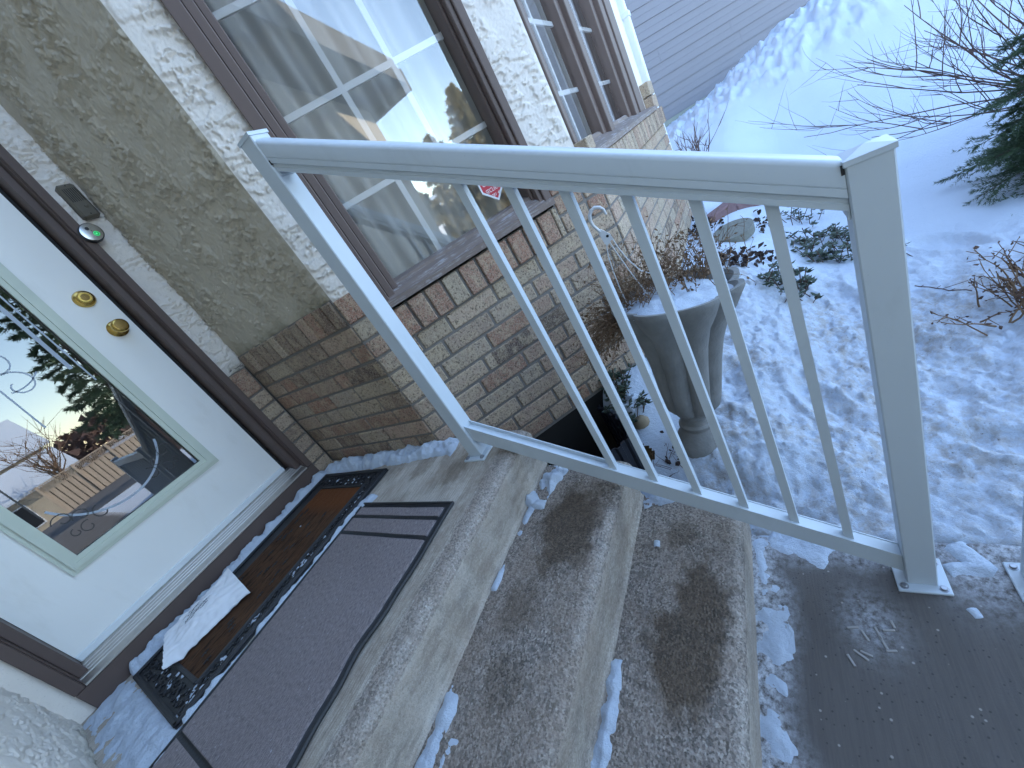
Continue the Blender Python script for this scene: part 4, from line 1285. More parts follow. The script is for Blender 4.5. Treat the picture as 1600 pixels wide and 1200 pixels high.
# envelope dropped against the door sill
def envelope():
    A, Bc, Cc, D = [np.array(p) for p in ((-.930, -.312, .016), (-.868, -.118, .045), (-.626, -.150, .050), (-.668, -.385, .022))]
    n = 60
    V = []
    for i in range(n):
        for j in range(n):
            s_, t = i / (n - 1), j / (n - 1)      # s along the length, t across
            p = (A * (1 - s_) + D * s_) * (1 - t) + (Bc * (1 - s_) + Cc * s_) * t
            p = p + np.array([0, 0, .016 * math.sin(math.pi * s_) * math.sin(math.pi * t) + .022 * max(0, .16 - s_) / .16 * (1 - t) + .012 * max(0, s_ - .85) / .15 * t])
            p = p + np.array([0, .014 * math.sin(math.pi * s_) * (1 - t), .0040 * float(fbm(np.array(s_ * 9), np.array(t * 7), 3, 3)) + .0060 * float(abs(gn(np.array(s_ * 6 + t * 3), np.array(t * 7), 8)))])
            V.append(p)
    V = np.array(V); V2 = V - np.array([0, 0, .003])
    F = gridF(n, n)
    e = empty('envelope', tuple(V.mean(0) - np.array([0, 0, .03])), 'crumpled white mailer envelope lying on the scroll mat against the door sill', 'envelope')
    add('paper_front', V, F[:, ::-1], M['paper'], e, smooth=True)
    add('paper_back', V2, F, M['paper'], e, smooth=True)
    b = MB()
    def at(s_, t):
        x = s_ * (n - 1); y = t * (n - 1); i = min(int(x), n - 2); j = min(int(y), n - 2); fx, fy = x - i, y - j
        g = lambda a, c: V[a * n + c]
        return (g(i, j) * (1 - fx) + g(i + 1, j) * fx) * (1 - fy) + (g(i, j + 1) * (1 - fx) + g(i + 1, j + 1) * fx) * fy + np.array([0, 0, .0012])
    rg = random.Random(9)
    rows = [(.58, .30, .62), (.64, .30, .60), (.70, .28, .66), (.76, .34, .52), (.82, .36, .62), (.93, .52, .62)]
    for t, a, c in rows:
        s_ = a
        while s_ < c:
            w = rg.uniform(.010, .032); e2 = min(s_ + w, c)
            b.add([at(s_, t - .012), at(e2, t - .012), at(e2, t + .012), at(s_, t + .012)], [[0, 1, 2, 3]]); s_ = e2 + .007
    b.add([at(.27, .80), at(.325, .80), at(.325, .85), at(.27, .85)], [[0, 1, 2, 3]])
    b.build('printed_lines', M['ink'], e, fix=False)
envelope()

# ------------------------------------------------------------------ things on the door frame
ic = empty('intercom', (-.036, .0, 1.345), 'small brown plastic intercom with a slotted speaker on the cream strip beside the door', 'intercom')
b = MB(); b.box(-.064, -.008, -.022, .012, 1.345, 1.470, .007); b.build('case', M['intercom'], ic)
for i in range(7):
    x = -.054 + i * .0062
    b = MB(); b.box(x - .0012, x + .0012, -.0228, -.0200, 1.404, 1.452); b.build('speaker_slot', M['dark'], ic)
b = MB(); b.lathe((-.030, -.022, 1.385), [(.0055, 0), (.0055, .003), (.004, .0042), (0, .0042)], 14, (0, -1, 0)); b.build('call_button', M['intercom'], ic, smooth=True)
for z in (1.357, 1.462):
    b = MB(); b.lathe((-.036, -.022, z), [(.0025, 0), (.0025, .0008), (0, .001)], 8, (0, -1, 0)); b.build('screw', M['dark'], ic)
bl = empty('doorbell_camera', (-.088, -.03, 1.265), 'round silver doorbell camera with a glowing green button on the brown frame', 'doorbell')
b = MB(); b.lathe((-.088, -.0205, 1.292), [(.0345, 0), (.0345, .016), (.0325, .019), (0, .019)], 40, (0, -1, 0)); b.build('housing', M['black'], bl, smooth=True)
b = MB(); b.lathe((-.088, -.0396, 1.292), [(.0318, 0), (.0312, .002), (.02, .0034), (0, .0040)], 40, (0, -1, 0)); b.build('face', M['chrome'], bl, smooth=True)
b = MB(); b.lathe((-.0935, -.0425, 1.305), [(.0065, 0), (.0055, .0016), (0, .0022)], 18, (0, -1, 0)); b.build('lens', M['black'], bl, smooth=True)
b = MB(); b.lathe((-.087, -.0428, 1.2945), [(.0025, 0), (.002, .001), (0, .0012)], 10, (0, -1, 0)); b.build('sensor', M['intercom'], bl)
b = MB(); b.lathe((-.0805, -.0418, 1.2815), [(.0098, 0), (.0098, .0014), (.0088, .0022), (0, .0022)], 22, (0, -1, 0)); bt = b.build('button', M['green'], bl, smooth=True)
n = NT('button_glow'); n.set('Base Color', (.1, .7, .3, 1)); n.set('Emission Color', (.05, .8, .2, 1)); n.set('Emission Strength', .12); M['glow'] = n.m
b = MB(); t = np.linspace(0, 2 * math.pi, 20)
b.tube([(-.0805 + .0078 * math.cos(a), -.0446, 1.2815 + .0078 * math.sin(a)) for a in t], .0009, 5); b.lathe((-.0805, -.0441, 1.2815), [(.0035, 0), (0, .0012)], 10, (0, -1, 0)); b.build('light_ring', M['glow'], bt)

# sticker on the glass of the big window
def sticker():
    st = empty('security_sticker', tuple(B1(.705, -.085, .63)), 'red and white shield shaped security sticker on the big window', 'sticker')
    def shield(w, h, z, o):
        pts = [(-w / 2, h * .5), (-w / 2, -h * .22), (0, -h * .5), (w / 2, -h * .22), (w / 2, h * .5), (0, h * .62)]
        return [tuple(B1(.705 + a, o, z + c)) for a, c in pts]
    zc = .735
    for w, h, o, m, nm in ((.095, .165, -.0865, 'stickw', 'border'), (.083, .147, -.0858, 'red', 'panel')):
        b = MB(); b.prism(shield(w, h, zc, o), (0, 0, 0), tuple(N1 * .0006)); b.build(nm, M[m], st)
    for txt, z, sz in (('SECURITY', .690, .0205), ('281 40', .672, .0145), ('GUARD', .717, .0205)):
        cu = bpy.data.curves.new('lettering', 'FONT'); cu.body = txt; cu.size = sz; cu.align_x = 'CENTER'; cu.extrude = .0002; cu.shear = .25
        to = bpy.data.objects.new('tmp', cu)
        me = bpy.data.meshes.new_from_object(to); bpy.data.objects.remove(to)
        me.materials.append(M['stickw'])
        lt = inst('lettering', me, tuple(B1(.705, -.0846, z)), st)
        A = Matrix(((E1[0], 0, N1[0]), (E1[1], 0, N1[1]), (0, 1, 0)))
        lt.rotation_euler = A.to_euler()
        sx = .070 / max(.02, (max(v.co.x for v in me.vertices) - min(v.co.x for v in me.vertices)))
        if sx < 1: lt.scale = (sx, 1, 1)
sticker()

# ------------------------------------------------------------------ window well, urn
def well():
    w = empty('window_well', tuple(B1(.40, .15, -.62)), 'black corrugated plastic window well sunk in the snow under the brick wall', 'window well')
    b = MB()
    s0, s1, o1 = WELL['s0'], WELL['s1'], WELL['o']
    path = []
    for t in np.linspace(0, 1, 12): path.append((s0, .002 + (o1 - .09) * t))
    for a in np.linspace(math.pi, math.pi / 2, 8)[1:]: path.append((s0 + .09 + .09 * math.cos(a), o1 - .09 + .09 * math.sin(a)))
    for t in np.linspace(0, 1, 14)[1:]: path.append((s0 + .09 + (s1 - s0 - .18) * t, o1))
    for a in np.linspace(math.pi / 2, 0, 8)[1:]: path.append((s1 - .09 + .09 * math.cos(a), o1 - .09 + .09 * math.sin(a)))
    for t in np.linspace(0, 1, 12)[1:]: path.append((s1, o1 - .09 - (o1 - .092) * t))
    # vertical flutes
    P = []
    for i in range(len(path) - 1):
        for f in (0, .25, .5, .75):
            P.append((path[i][0] * (1 - f) + path[i + 1][0] * f, path[i][1] * (1 - f) + path[i + 1][1] * f))
    P.append(path[-1]); P = np.array(P)
    T = np.gradient(P, axis=0); T /= np.linalg.norm(T, axis=1)[:, None]; Nn = np.stack([-T[:, 1], T[:, 0]], 1)
    d = np.r_[0, np.cumsum(np.hypot(*np.diff(P, axis=0).T))]
    P = P + Nn * (.006 * np.sign(np.sin(d * 2 * math.pi / .045)))[:, None]
    zt = -.275
    V = [B1(a, c, zt) for a, c in P] + [B1(a, c, -.95) for a, c in P] + [B1(a + n_[0] * .006, c + n_[1] * .006, zt) for (a, c), n_ in zip(P, Nn)] + [B1(a + n_[0] * .006, c + n_[1] * .006, -.95) for (a, c), n_ in zip(P, Nn)]
    n = len(P)
    F = []
    for i in range(n - 1):
        F += [[i, i + 1, n + i + 1, n + i], [2 * n + i, 3 * n + i, 3 * n + i + 1, 2 * n + i + 1], [i, 2 * n + i, 2 * n + i + 1, i + 1]]
    b.add(V, F); b.build('shell', M['well'], w)
    b = MB(); b.obox(P1, E1, N1, (0, 0, 1), s0 - .02, s1 + .02, -.06, o1 + .02, -.97, -.95); b.build('bottom', M['mulch'], w)
    b = MB(); b.obox(P1, E1, N1, (0, 0, 1), -.02, 1.05, -.10, -.012, -.98, -.227); b.build('foundation_wall', M['dark'], w)
well()
b = MB(); b.lathe((.43, -1.43, -.40), [(.0, 0), (.03, .004), (.042, .02), (.038, .045), (.022, .06), (0, .064)], 12)
o = b.build('garden_stone', M['urnrock'] if 'urnrock' in M else simple('tan_rock', (.30, .24, .16), .9, 0, .2, 30, .6, 90, .003), smooth=True); tag(o, 'small tan stone in the snow beside the window well', 'stone')

UB = np.array([.330, -1.655, -.405]); UT = np.array([.378, -1.738, .175])
UA = (UT - UB) / np.linalg.norm(UT - UB); UH = np.linalg.norm(UT - UB)
def urn():
    u = empty('urn_planter', tuple(UB), 'grey concrete fluted urn planter filled with snow, leaning beside the steps', 'planter')
    a = np.cross(UA, [0, 0, 1.]); a /= np.linalg.norm(a); c = np.cross(UA, a)
    def body(name, prof, lobe, k=96, smooth=True):
        V = []; n = len(prof)
        for r, h, am in prof:
            for j in range(k):
                th = 2 * math.pi * j / k + .2
                f = abs(math.cos(4 * th)) ** .75
                rr = r * (1 - 1.5 * am * (1 - f))
                hh = h + (am * .55 * r * (f - .5) if h > UH * .9 else 0)
                V.append(UB + UA * hh + rr * (math.cos(th) * a + math.sin(th) * c))
        F = [[i * k + j, i * k + (j + 1) % k, (i + 1) * k + (j + 1) % k, (i + 1) * k + j] for i in range(n - 1) for j in range(k)]
        F.append(list(range(k))[::-1]); F.append([(n - 1) * k + j for j in range(k)])
        b = MB().add(V, F); o = b.build(name, M['urn'], u); 
        o.data.polygons.foreach_set('use_smooth', np.ones(len(o.data.polygons), bool)); o.data.set_sharp_from_angle(angle=R(38))
        return o
    body('foot', [(.078, -.08, 0), (.078, .012, 0), (.074, .020, 0), (.068, .045, 0), (.056, .062, 0), (.052, .075, 0), (.058, .085, 0), (.058, .092, 0), (.050, .100, 0), (.048, .120, 0), (.055, .133, 0), (.062, .140, 0), (.062, .150, 0), (.05, .156, 0)], 0)
    z0 = .152
    L = UH - z0
    pr = [(.045, z0, .0), (.075, z0 + .004, .06), (.088, z0 + .02, .10), (.098, z0 + .06, .13), (.106, z0 + .13, .14), (.114, z0 + .20, .14), (.126, z0 + .27, .14), (.146, z0 + .335, .13), (.172, z0 + .375, .12), (.190, UH - .026, .12), (.197, UH - .010, .12), (.195, UH, .12), (.180, UH - .002, .12), (.170, UH - .02, .11), (.150, UH - .06, .1), (.0, UH - .062, 0)]
    body('bowl', pr, 1)
    return a, c
ua, uc = urn()
# snow lying in the urn
k, m_ = 60, 26
V = []; 
for i in range(m_):
    for j in range(k):
        th = 2 * math.pi * j / k; r = .168 * i / (m_ - 1) * (1 - .10 * (1 - abs(math.cos(4 * (th - .2))) ** .75))
        p = UB + r * (math.cos(th) * ua + math.sin(th) * uc)
        h = UH - .022 + .028 * (1 - (i / (m_ - 1)) ** 2) + .016 * float(fbm(np.array(p[0] * 14), np.array(p[1] * 14), 3, 5))
        V.append(p + UA * h)
F = [[i * k + j, i * k + (j + 1) % k, (i + 1) * k + (j + 1) % k, (i + 1) * k + j] for i in range(m_ - 1) for j in range(k)]
o = add('snow_patch', V, F, M['snow'], smooth=True, origin=tuple(UB + UA * .5)); fixn(o.data); tag(o, 'rounded cap of snow filling the fluted urn', 'snow', kind='stuff')

# dead plants -----------------------------------------------------------
def stems(b, base, n, rmin, rmax, lean, r0, rg, droop=.0, curl=.25, segs=7, branch=2, spread=.03, leafb=None, leaf=.0, up=(0, 0, 1)):
    up = np.array(up, float)
    for i in range(n):
        p = np.array(base, float) + np.array([rg.gauss(0, spread), rg.gauss(0, spread), 0])
        L = rg.uniform(rmin, rmax); az = rg.uniform(0, 2 * math.pi)
        d = up + lean * np.array([math.cos(az), math.sin(az), 0]) * rg.uniform(.3, 1.2); d /= np.linalg.norm(d)
        P = [p]
        for s_ in range(segs):
            d = d + curl * np.array([rg.gauss(0, .35), rg.gauss(0, .35), rg.gauss(0, .25) - droop]); d /= np.linalg.norm(d)
            P.append(P[-1] + d * L / segs)
        b.tube(P, [r0 * (1 - .65 * q / segs) for q in range(segs + 1)], 4, False)
        for _ in range(branch):
            q = rg.randint(2, segs); dd = d + np.array([rg.gauss(0, .8), rg.gauss(0, .8), rg.gauss(.1, .5)]); dd /= np.linalg.norm(dd)
            l2 = L * rg.uniform(.12, .32)
            b.tube([P[q], P[q] + dd * l2 * .5, P[q] + dd * l2 + np.array([0, 0, rg.gauss(0, .1) * l2])], [r0 * .55, r0 * .45, r0 * .3], 3, False)
            if leafb is not None and rg.random() < .8: dryleaf(leafb, P[q] + dd * l2, leaf * rg.uniform(.5, 1.2), rg)
        if leafb is not None:
            for q in range(2, segs + 1):
                if rg.random() < .55: dryleaf(leafb, P[q], leaf * rg.uniform(.5, 1.2), rg)
def dryleaf(b, p, s_, rg):
    a = np.array([rg.gauss(0, 1), rg.gauss(0, 1), rg.gauss(-.2, .7)]); a /= np.linalg.norm(a)
    c = np.cross(a, [rg.gauss(0, 1), rg.gauss(0, 1), rg.gauss(0, 1)]); c /= np.linalg.norm(c); n_ = np.cross(a, c)
    w = s_ * rg.uniform(.2, .38)
    V = [p, p + a * s_ * .35 + c * w + n_ * w * .6, p + a * s_ * .35 - c * w + n_ * w * .6, p + a * s_ * .75 + c * w * .7 + n_ * w * .3, p + a * s_ * .75 - c * w * .7 + n_ * w * .3, p + a * s_ + n_ * s_ * .15, p + a * s_ * .5 - n_ * w * .15]
    b.add(V, [[0, 1, 6], [0, 6, 2], [1, 3, 6], [2, 6, 4], [3, 5, 6], [4, 6, 5]])
def dead_plant(name, label, cat, spots, rg, **kw):
    e = empty(name, tuple(np.mean([s_[0] for s_ in spots], 0)), label, cat)
    b = MB(); lb = MB()
    dk = kw.pop('dk', 0)
    for base, n, kw2 in spots: stems(b, base, n, rg=rg, leafb=lb, **{**kw, **kw2})
    tag(b.build('stems', M['stem'], e, fix=False), kind='stuff'); tag(lb.build('dry_leaves', M['deadleaf'] if dk else M['stem'], e, fix=False), kind='stuff')
    return e
top = UB + UA * (UH - .02)
rg = random.Random(21)
def off(a, c): return tuple(top + ua * a + uc * c)
view = np.array([.967, .256, 0]); side = np.array([-.256, .967, 0])
def pt(a, d, h): return tuple(top + side * a + view * d + np.array([0, 0, h]))
dead_plant('dead_flowers', 'tangle of dry brown flower stems standing in the snow of the urn', 'plant',
    [(pt(.10, .06, -.01), 70, dict(rmin=.10, rmax=.25, lean=.8, spread=.045)), (pt(.02, .11, -.01), 52, dict(rmin=.08, rmax=.22, lean=.7, spread=.04)),
     (pt(-.09, .09, -.01), 48, dict(rmin=.08, rmax=.21, lean=.9, spread=.04)), (pt(-.02, -.02, 0), 10, dict(rmin=.05, rmax=.14, lean=1.2, spread=.05)), (pt(-.13, .05, 0), 8, dict(rmin=.08, rmax=.2, lean=1.1, spread=.03))],
    rg, r0=.0014, curl=.5, leaf=.013, branch=4)
dead_plant('dead_grass', 'mass of straw coloured trailing stems hanging over the left rim of the urn', 'plant',
    [(pt(.155, .02, -.015), 110, dict(rmin=.10, rmax=.22, lean=1.0, droop=.35, spread=.03, up=(side[0] * 1.6, side[1] * 1.6, .3))), (pt(.14, .07, -.005), 80, dict(rmin=.08, rmax=.2, lean=.9, droop=.25, spread=.03, up=(side[0], side[1], .5)))],
    rg, r0=.0013, curl=.45, leaf=.012, branch=3)

# plastic pot hanger
def hg(a, z, d=0.0): return tuple(np.array([.38, -1.72, 0]) + side * a + view * d + np.array([0, 0, z]))
hn = empty('pot_hanger', hg(.09, .40), 'white plastic pot hanger hook sticking up out of the urn', 'hanger')
b = MB()
pp = [(.078, .474), (.080, .490), (.088, .500), (.100, .506), (.112, .503), (.121, .493), (.125, .478), (.123, .462), (.117, .448), (.111, .436)]
P = [hg(a, z) for a, z in pp]
b.tube(P, [.003, .0042, .005, .0055, .0055, .0055, .005, .0045, .0045, .0045], 8); b.build('hook', M['pvc'], hn, smooth=True)
b = MB(); pl = [(.118, .440), (.108, .444), (.088, .418), (.086, .404), (.097, .398), (.107, .391), (.113, .399)]
b.prism([hg(a, z, -.0022) for a, z in pl], (0, 0, 0), tuple(view * .0045)); b.build('plate', M['pvc'], hn)
b = MB(); b.lathe(hg(.0975, .417, -.0024), [(.0042, 0), (.0042, .0008), (0, .0008)], 12, -view); b.build('hole', M['dark'], hn)
for pts in ([(.110, .394), (.118, .36, ), (.122, .31), (.124, .25), (.122, .19)], [(.099, .399), (.092, .36), (.077, .286), (.060, .215), (.046, .150)], [(.088, .405), (.082, .37), (.070, .325), (.048, .275), (.017, .246)]):
    b = MB(); b.tube([hg(a, z, .002 * i) for i, (a, z) in enumerate(pts)], .0019, 6); b.build('arm', M['pvc'], hn, smooth=True)

# ------------------------------------------------------------------ planting and litter in the snow
def gz(x, y): return float(ground_h(np.array(x), np.array(y)))
def leaf_quad(b, p, a, n_, L, w):
    a = a / np.linalg.norm(a); c = np.cross(a, n_); c /= (np.linalg.norm(c) + 1e-9); n_ = np.cross(c, a)
    b.add([p, p + a * L * .45 + c * w - n_ * w * .35, p + a * L, p + a * L * .45 - c * w - n_ * w * .35, p + a * L * .5 + n_ * w * .15], [[0, 1, 4], [1, 2, 4], [2, 3, 4], [3, 0, 4]])
def holly(x, y, n, sp, label, seed, L=.035):
    rg = random.Random(seed); z = gz(x, y)
    e = empty('evergreen_shrub', (x, y, z), label, 'shrub'); b = MB(); s_ = MB()
    for i in range(n):
        a = rg.uniform(0, 6.28); r = sp * math.sqrt(rg.random())
        bx_, by_ = x + r * math.cos(a) * 1.5 * .8, y + r * math.sin(a) * .8
        p = np.array([bx_, by_, gz(bx_, by_)]); h = rg.uniform(.03, .10)
        d = np.array([rg.gauss(0, .5), rg.gauss(0, .5), 1.]); d /= np.linalg.norm(d); q = p + d * h
        s_.tube([p - d * .02, q], .0022, 4, False)
        for k2 in range(rg.randint(6, 10)):
            th = rg.uniform(0, 6.28); a2 = np.array([math.cos(th), math.sin(th), rg.uniform(-.1, .5)])
            leaf_quad(b, q - d * rg.uniform(0, .03), a2, np.array([rg.gauss(0, .3), rg.gauss(0, .3), 1.]), L * rg.uniform(.7, 1.2), L * .27)
    b.build('leaves', M['evergreen'], e, fix=False); s_.build('stems', M['twig'], e, fix=False)
holly(1.93, -2.25, 62, .20, 'dark green evergreen sprigs poking through the snow behind the lower post', 1)
holly(1.34, -2.03, 34, .13, 'small evergreen clump in the snow between the last two balusters', 2)
holly(2.45, -2.16, 16, .16, 'sparse olive sprigs lying on the snow below the top rail', 3, .03)
holly(1.62, -2.48, 5, .09, 'two tiny evergreen sprigs in the snow just right of the lower post', 4, .022)
holly(.49, -1.385, 44, .08, 'dark evergreen clump with snow on it between brick wall and urn', 5, .03)
snow_strip([(.44, -1.40), (.52, -1.42)], .06, .03, gz(.48, -1.40) + .02, 31, 'clots of snow lying on the evergreen clump by the wall', .9)

def litter(x, y, n, sx, sy, label, seed, s_=.035, name='leaf_litter'):
    rg = random.Random(seed); b = MB()
    for i in range(n):
        px_, py_ = x + rg.gauss(0, sx), y + rg.gauss(0, sy)
        dryleaf(b, np.array([px_, py_, gz(px_, py_) + .006 + rg.random() * .012]), s_ * rg.uniform(.6, 1.4), rg)
    o = b.build(name, M['mulch'], fix=False); tag(o, label, 'leaves', kind='stuff')
litter(1.62, -1.80, 60, .09, .05, 'dark clump of dead leaves on the snow left of the fifth baluster', 1)
litter(1.66, -1.93, 46, .07, .04, 'dark clump of dead leaves on the snow right of the fifth baluster', 2)
litter(1.52, -1.86, 22, .03, .03, 'small dark leaf clump nearest the urn', 6)
litter(2.30, -1.62, 120, .09, .07, 'dark leaves heaped against the end of the brick bay', 3)
litter(2.25, -1.98, 40, .10, .04, 'dark leaves in the snow under the top rail', 4)
litter(.22, -1.56, 14, .05, .03, 'few brown leaves and twigs in the snow at the urn foot', 5, .02)
b = MB(); rg = random.Random(4)
stems(b, (.24, -1.56, gz(.24, -1.56)), 12, .04, .12, 1.4, .0014, rg, branch=2, spread=.035)
o = b.build('dead_twigs', M['twig'], fix=False); tag(o, 'little tangle of dead twigs in the snow before the urn', 'twigs')

# stepping stone
V = []; k = 40; cx, cy = 2.03, -1.82; cz = gz(cx, cy) + .028
b = MB()
pts = []
for j in range(k):
    th = 2 * math.pi * j / k
    pts.append((cx + .17 * math.cos(th), cy + .115 * math.sin(th), cz))
b.prism(pts, (0, 0, -.05), (0, 0, 0))
o = b.build('stepping_stone', M['stone']); tag(o, 'round pebble-faced stepping stone lying in the snow', 'stone')
# red edging strip, several blocks
eg = empty('garden_edging', (2.62, -1.88, gz(2.62, -1.88)), 'low red brown edging strip running through the snow', 'edging')
ex0, ey0, ex1, ey1 = 2.36, -1.665, 2.98, -2.10
for i in range(3):
    t0, t1 = i / 3 + .004, (i + 1) / 3 - .004
    ax_, ay_, bx_, by_ = ex0 + (ex1 - ex0) * t0, ey0 + (ey1 - ey0) * t0, ex0 + (ex1 - ex0) * t1, ey0 + (ey1 - ey0) * t1
    L_ = math.hypot(bx_ - ax_, by_ - ay_); u_ = ((bx_ - ax_) / L_, (by_ - ay_) / L_, 0); n_ = (-u_[1], u_[0], 0)
    zz = max(gz((ax_ + bx_) / 2, (ay_ + by_) / 2), -.33 - .02 * i)
    b = MB(); b.obox((ax_, ay_, zz), u_, n_, (0, 0, 1), 0, L_, -.05, .05, -.12, .05, .008); b.build('edging_block', M['edging'], eg)

# dried perennials at the right edge, and a twig on the snow
rg = random.Random(8)
dead_plant('dried_perennial', 'dark dried flower spikes in the snow at the right edge', 'plant',
    [((1.05, -2.70, -.545), 22, dict(rmin=.10, rmax=.24, lean=1.0, spread=.05)), ((.93, -2.64, -.54), 14, dict(rmin=.10, rmax=.20, lean=1.3, spread=.05)), ((1.16, -2.78, -.54), 12, dict(rmin=.10, rmax=.22, lean=.9, spread=.05))],
    rg, r0=.0034, curl=.4, leaf=.017, branch=5, dk=1)
b = MB(); rg = random.Random(2)
p0, p1 = np.array([1.30, -2.455, -.530]), np.array([1.16, -2.585, -.528])
P = [p0 * (1 - t) + p1 * t + np.array([rg.gauss(0, .004), rg.gauss(0, .004), .004 + abs(rg.gauss(0, .004))]) for t in np.linspace(0, 1, 9)]
b.tube(P, .0022, 5)
for q in (1, 3, 4, 5, 6): b.tube([P[q], P[q] + np.array([rg.gauss(0, .018), rg.gauss(-.01, .018), .006])], .0013, 4)
o = b.build('fallen_twig', M['twig']); tag(o, 'thin dead twig lying on the snow right of the lower post', 'twig')

# bare shrub near the far corner of the bay
def bare(name, label, cx, cy, n, L0, L1, lean, seed, r0, dirs=None, depth=3, mat='twig'):
    rg = random.Random(seed); z = gz(cx, cy); e = empty(name, (cx, cy, z), label, 'shrub'); b = MB(); tb = MB()
    def grow(bb, p, d, L, r, lev):
        segs = 8; P = [p]
        for i in range(segs):
            d = d + np.array([rg.gauss(0, .07), rg.gauss(0, .07), rg.gauss(.035, .05)]); d /= np.linalg.norm(d); P.append(P[-1] + d * L / segs)
        bb.tube(P, [r * (1 - .72 * q / segs) for q in range(segs + 1)], 5 if lev == 0 else 4, False)
        if lev < depth - 1:
            for i in range(rg.randint(3, 5)):
                q = rg.randint(2, segs - 1); dd = d + np.array([rg.gauss(0, .55), rg.gauss(0, .55), rg.gauss(.05, .4)]); dd /= np.linalg.norm(dd)
                grow(tb, P[q], dd, L * rg.uniform(.30, .6), r * .5, lev + 1)
    for i in range(n):
        if dirs: a, el = dirs[i % len(dirs)]; a += rg.gauss(0, .12); el += rg.gauss(0, .08)
        else: a, el = rg.uniform(0, 6.28), rg.uniform(*lean)
        d = np.array([math.cos(a) * math.cos(el), math.sin(a) * math.cos(el), math.sin(el)])
        grow(b, np.array([cx + rg.gauss(0, .05), cy + rg.gauss(0, .05), z]), d, rg.uniform(L0, L1), r0, 0)
    b.build('stems', M[mat], e, fix=False); tb.build('twigs', M[mat], e, fix=False)
bare('bare_shrub', 'tiny leafless shrub in the snow beyond the end of the brick bay', 4.35, -1.50, 16, .25, .45, (.6, 1.4), 5, .006, None, 2)
bare('bare_shrub', 'large leafless shrub with long arching red brown branches behind the spruce', 3.18, -3.58, 19, .85, 1.35, None, 12, .0060,
     [(math.radians(a), math.radians(e_)) for a, e_ in ((150, 22), (140, 35), (130, 12), (120, 40), (110, 25), (100, 48), (160, 45), (90, 30), (75, 20), (135, 55), (60, 50), (-20, 60), (125, 28), (20, 45))], 3)

# ------------------------------------------------------------------ spruces
def needles(P0, D, L, per, nl, nw, rgn, up=.35):
    """needle quads along twigs: P0, D (n,3) L (n,)"""
    n = len(P0)
    t = rgn.random((n, per)); base = P0[:, None, :] + D[:, None, :] * (L[:, None] * t)[..., None]
    rd = rgn.normal(size=(n, per, 3)); rd -= (rd * D[:, None, :]).sum(-1, keepdims=True) * D[:, None, :]
    rd /= np.linalg.norm(rd, axis=-1, keepdims=True) + 1e-9
    nd = D[:, None, :] * .75 + rd * .8 + np.array([0, 0, up * .3]); nd /= np.linalg.norm(nd, axis=-1, keepdims=True)
    l = nl * (.7 + .6 * rgn.random((n, per)))[..., None]
    sd = np.cross(nd, rgn.normal(size=(n, per, 3))); sd /= np.linalg.norm(sd, axis=-1, keepdims=True) + 1e-9
    a = base + sd * nw / 2; b_ = base - sd * nw / 2; c = base + nd * l
    V = np.stack([a, b_, c], 2).reshape(-1, 3)
    return V
def spruce(x, y, z, H, Rb, label, seed, nb, per_branch, per, nl, nw, mat='needle', group=None, z_start=.04):
    rgn = np.random.default_rng(seed); e = empty('spruce_tree', (x, y, z), label, 'tree', group)
    b = MB(); b.tube([(x, y, z - .05), (x, y, z + H * .5), (x, y, z + H * .97)], [H * .022 + .006, H * .014 + .004, .003], 7); 
    P0 = []; D = []; L = []
    for i in range(nb):
        f = (i + rgn.random()) / nb; f = f ** 1.25; h = z_start * H + f * H * .94
        r = Rb * (1 - f) ** .85 * (.75 + .4 * rgn.random()) + .03 * H * .3
        az = i * 2.399 + rgn.normal() * .25; d0 = np.array([math.cos(az), math.sin(az), .10 + .5 * f])
        p = np.array([x, y, z + h]); segs = 6; pts = [p]; d = d0.copy()
        for s_ in range(segs):
            d = d + np.array([rgn.normal() * .06, rgn.normal() * .06, -.12 + .10 * s_ / segs + rgn.normal() * .04]); d /= np.linalg.norm(d); pts.append(pts[-1] + d * r / segs)
        b.tube(pts, [max(.0015, .012 * Rb * (1 - q / (segs + 1))) for q in range(segs + 1)], 4, False)
        pts = np.array(pts)
        for k2 in range(per_branch):
            t = .12 + .88 * rgn.random(); q = t * segs; i0 = min(int(q), segs - 1); bp = pts[i0] + (pts[i0 + 1] - pts[i0]) * (q - i0)
            bd = pts[i0 + 1] - pts[i0]; bd /= np.linalg.norm(bd); sdv = np.cross(bd, [0, 0, 1.]); sdv /= np.linalg.norm(sdv)
            dd = bd * (.65 + .3 * rgn.random()) + sdv * (1 if k2 % 2 else -1) * (.35 + .6 * rgn.random()) + np.array([0, 0, rgn.normal() * .22]); dd /= np.linalg.norm(dd)
            P0.append(bp); D.append(dd); L.append(r * (.13 + .22 * (1 - t) + .06 * rgn.random()))
    b.build('trunk', M['bark'], e, fix=False)
    V = needles(np.array(P0), np.array(D), np.array(L), per, nl, nw, rgn)
    o = add('crown', V, np.arange(len(V)).reshape(-1, 3), M[mat], e)
    return e
spruce(2.14, -3.41, -.56, 1.30, .58, 'small dark green spruce at the right edge with snow on its branches', 4, 210, 58, 50, .019, .0032)
for i, (x_, y_, z_, w_) in enumerate(((1.90, -3.18, -.17, .07), (1.84, -3.10, -.30, .06), (2.04, -3.13, -.05, .06))):
    snow_strip([(x_, y_), (x_ + .06, y_ + .05)], w_, .02, z_, 60 + i, ('snow caught on the lower spruce branches', 'snow caught on the outer spruce branches', 'snow caught on the upper spruce branches')[i], .8)

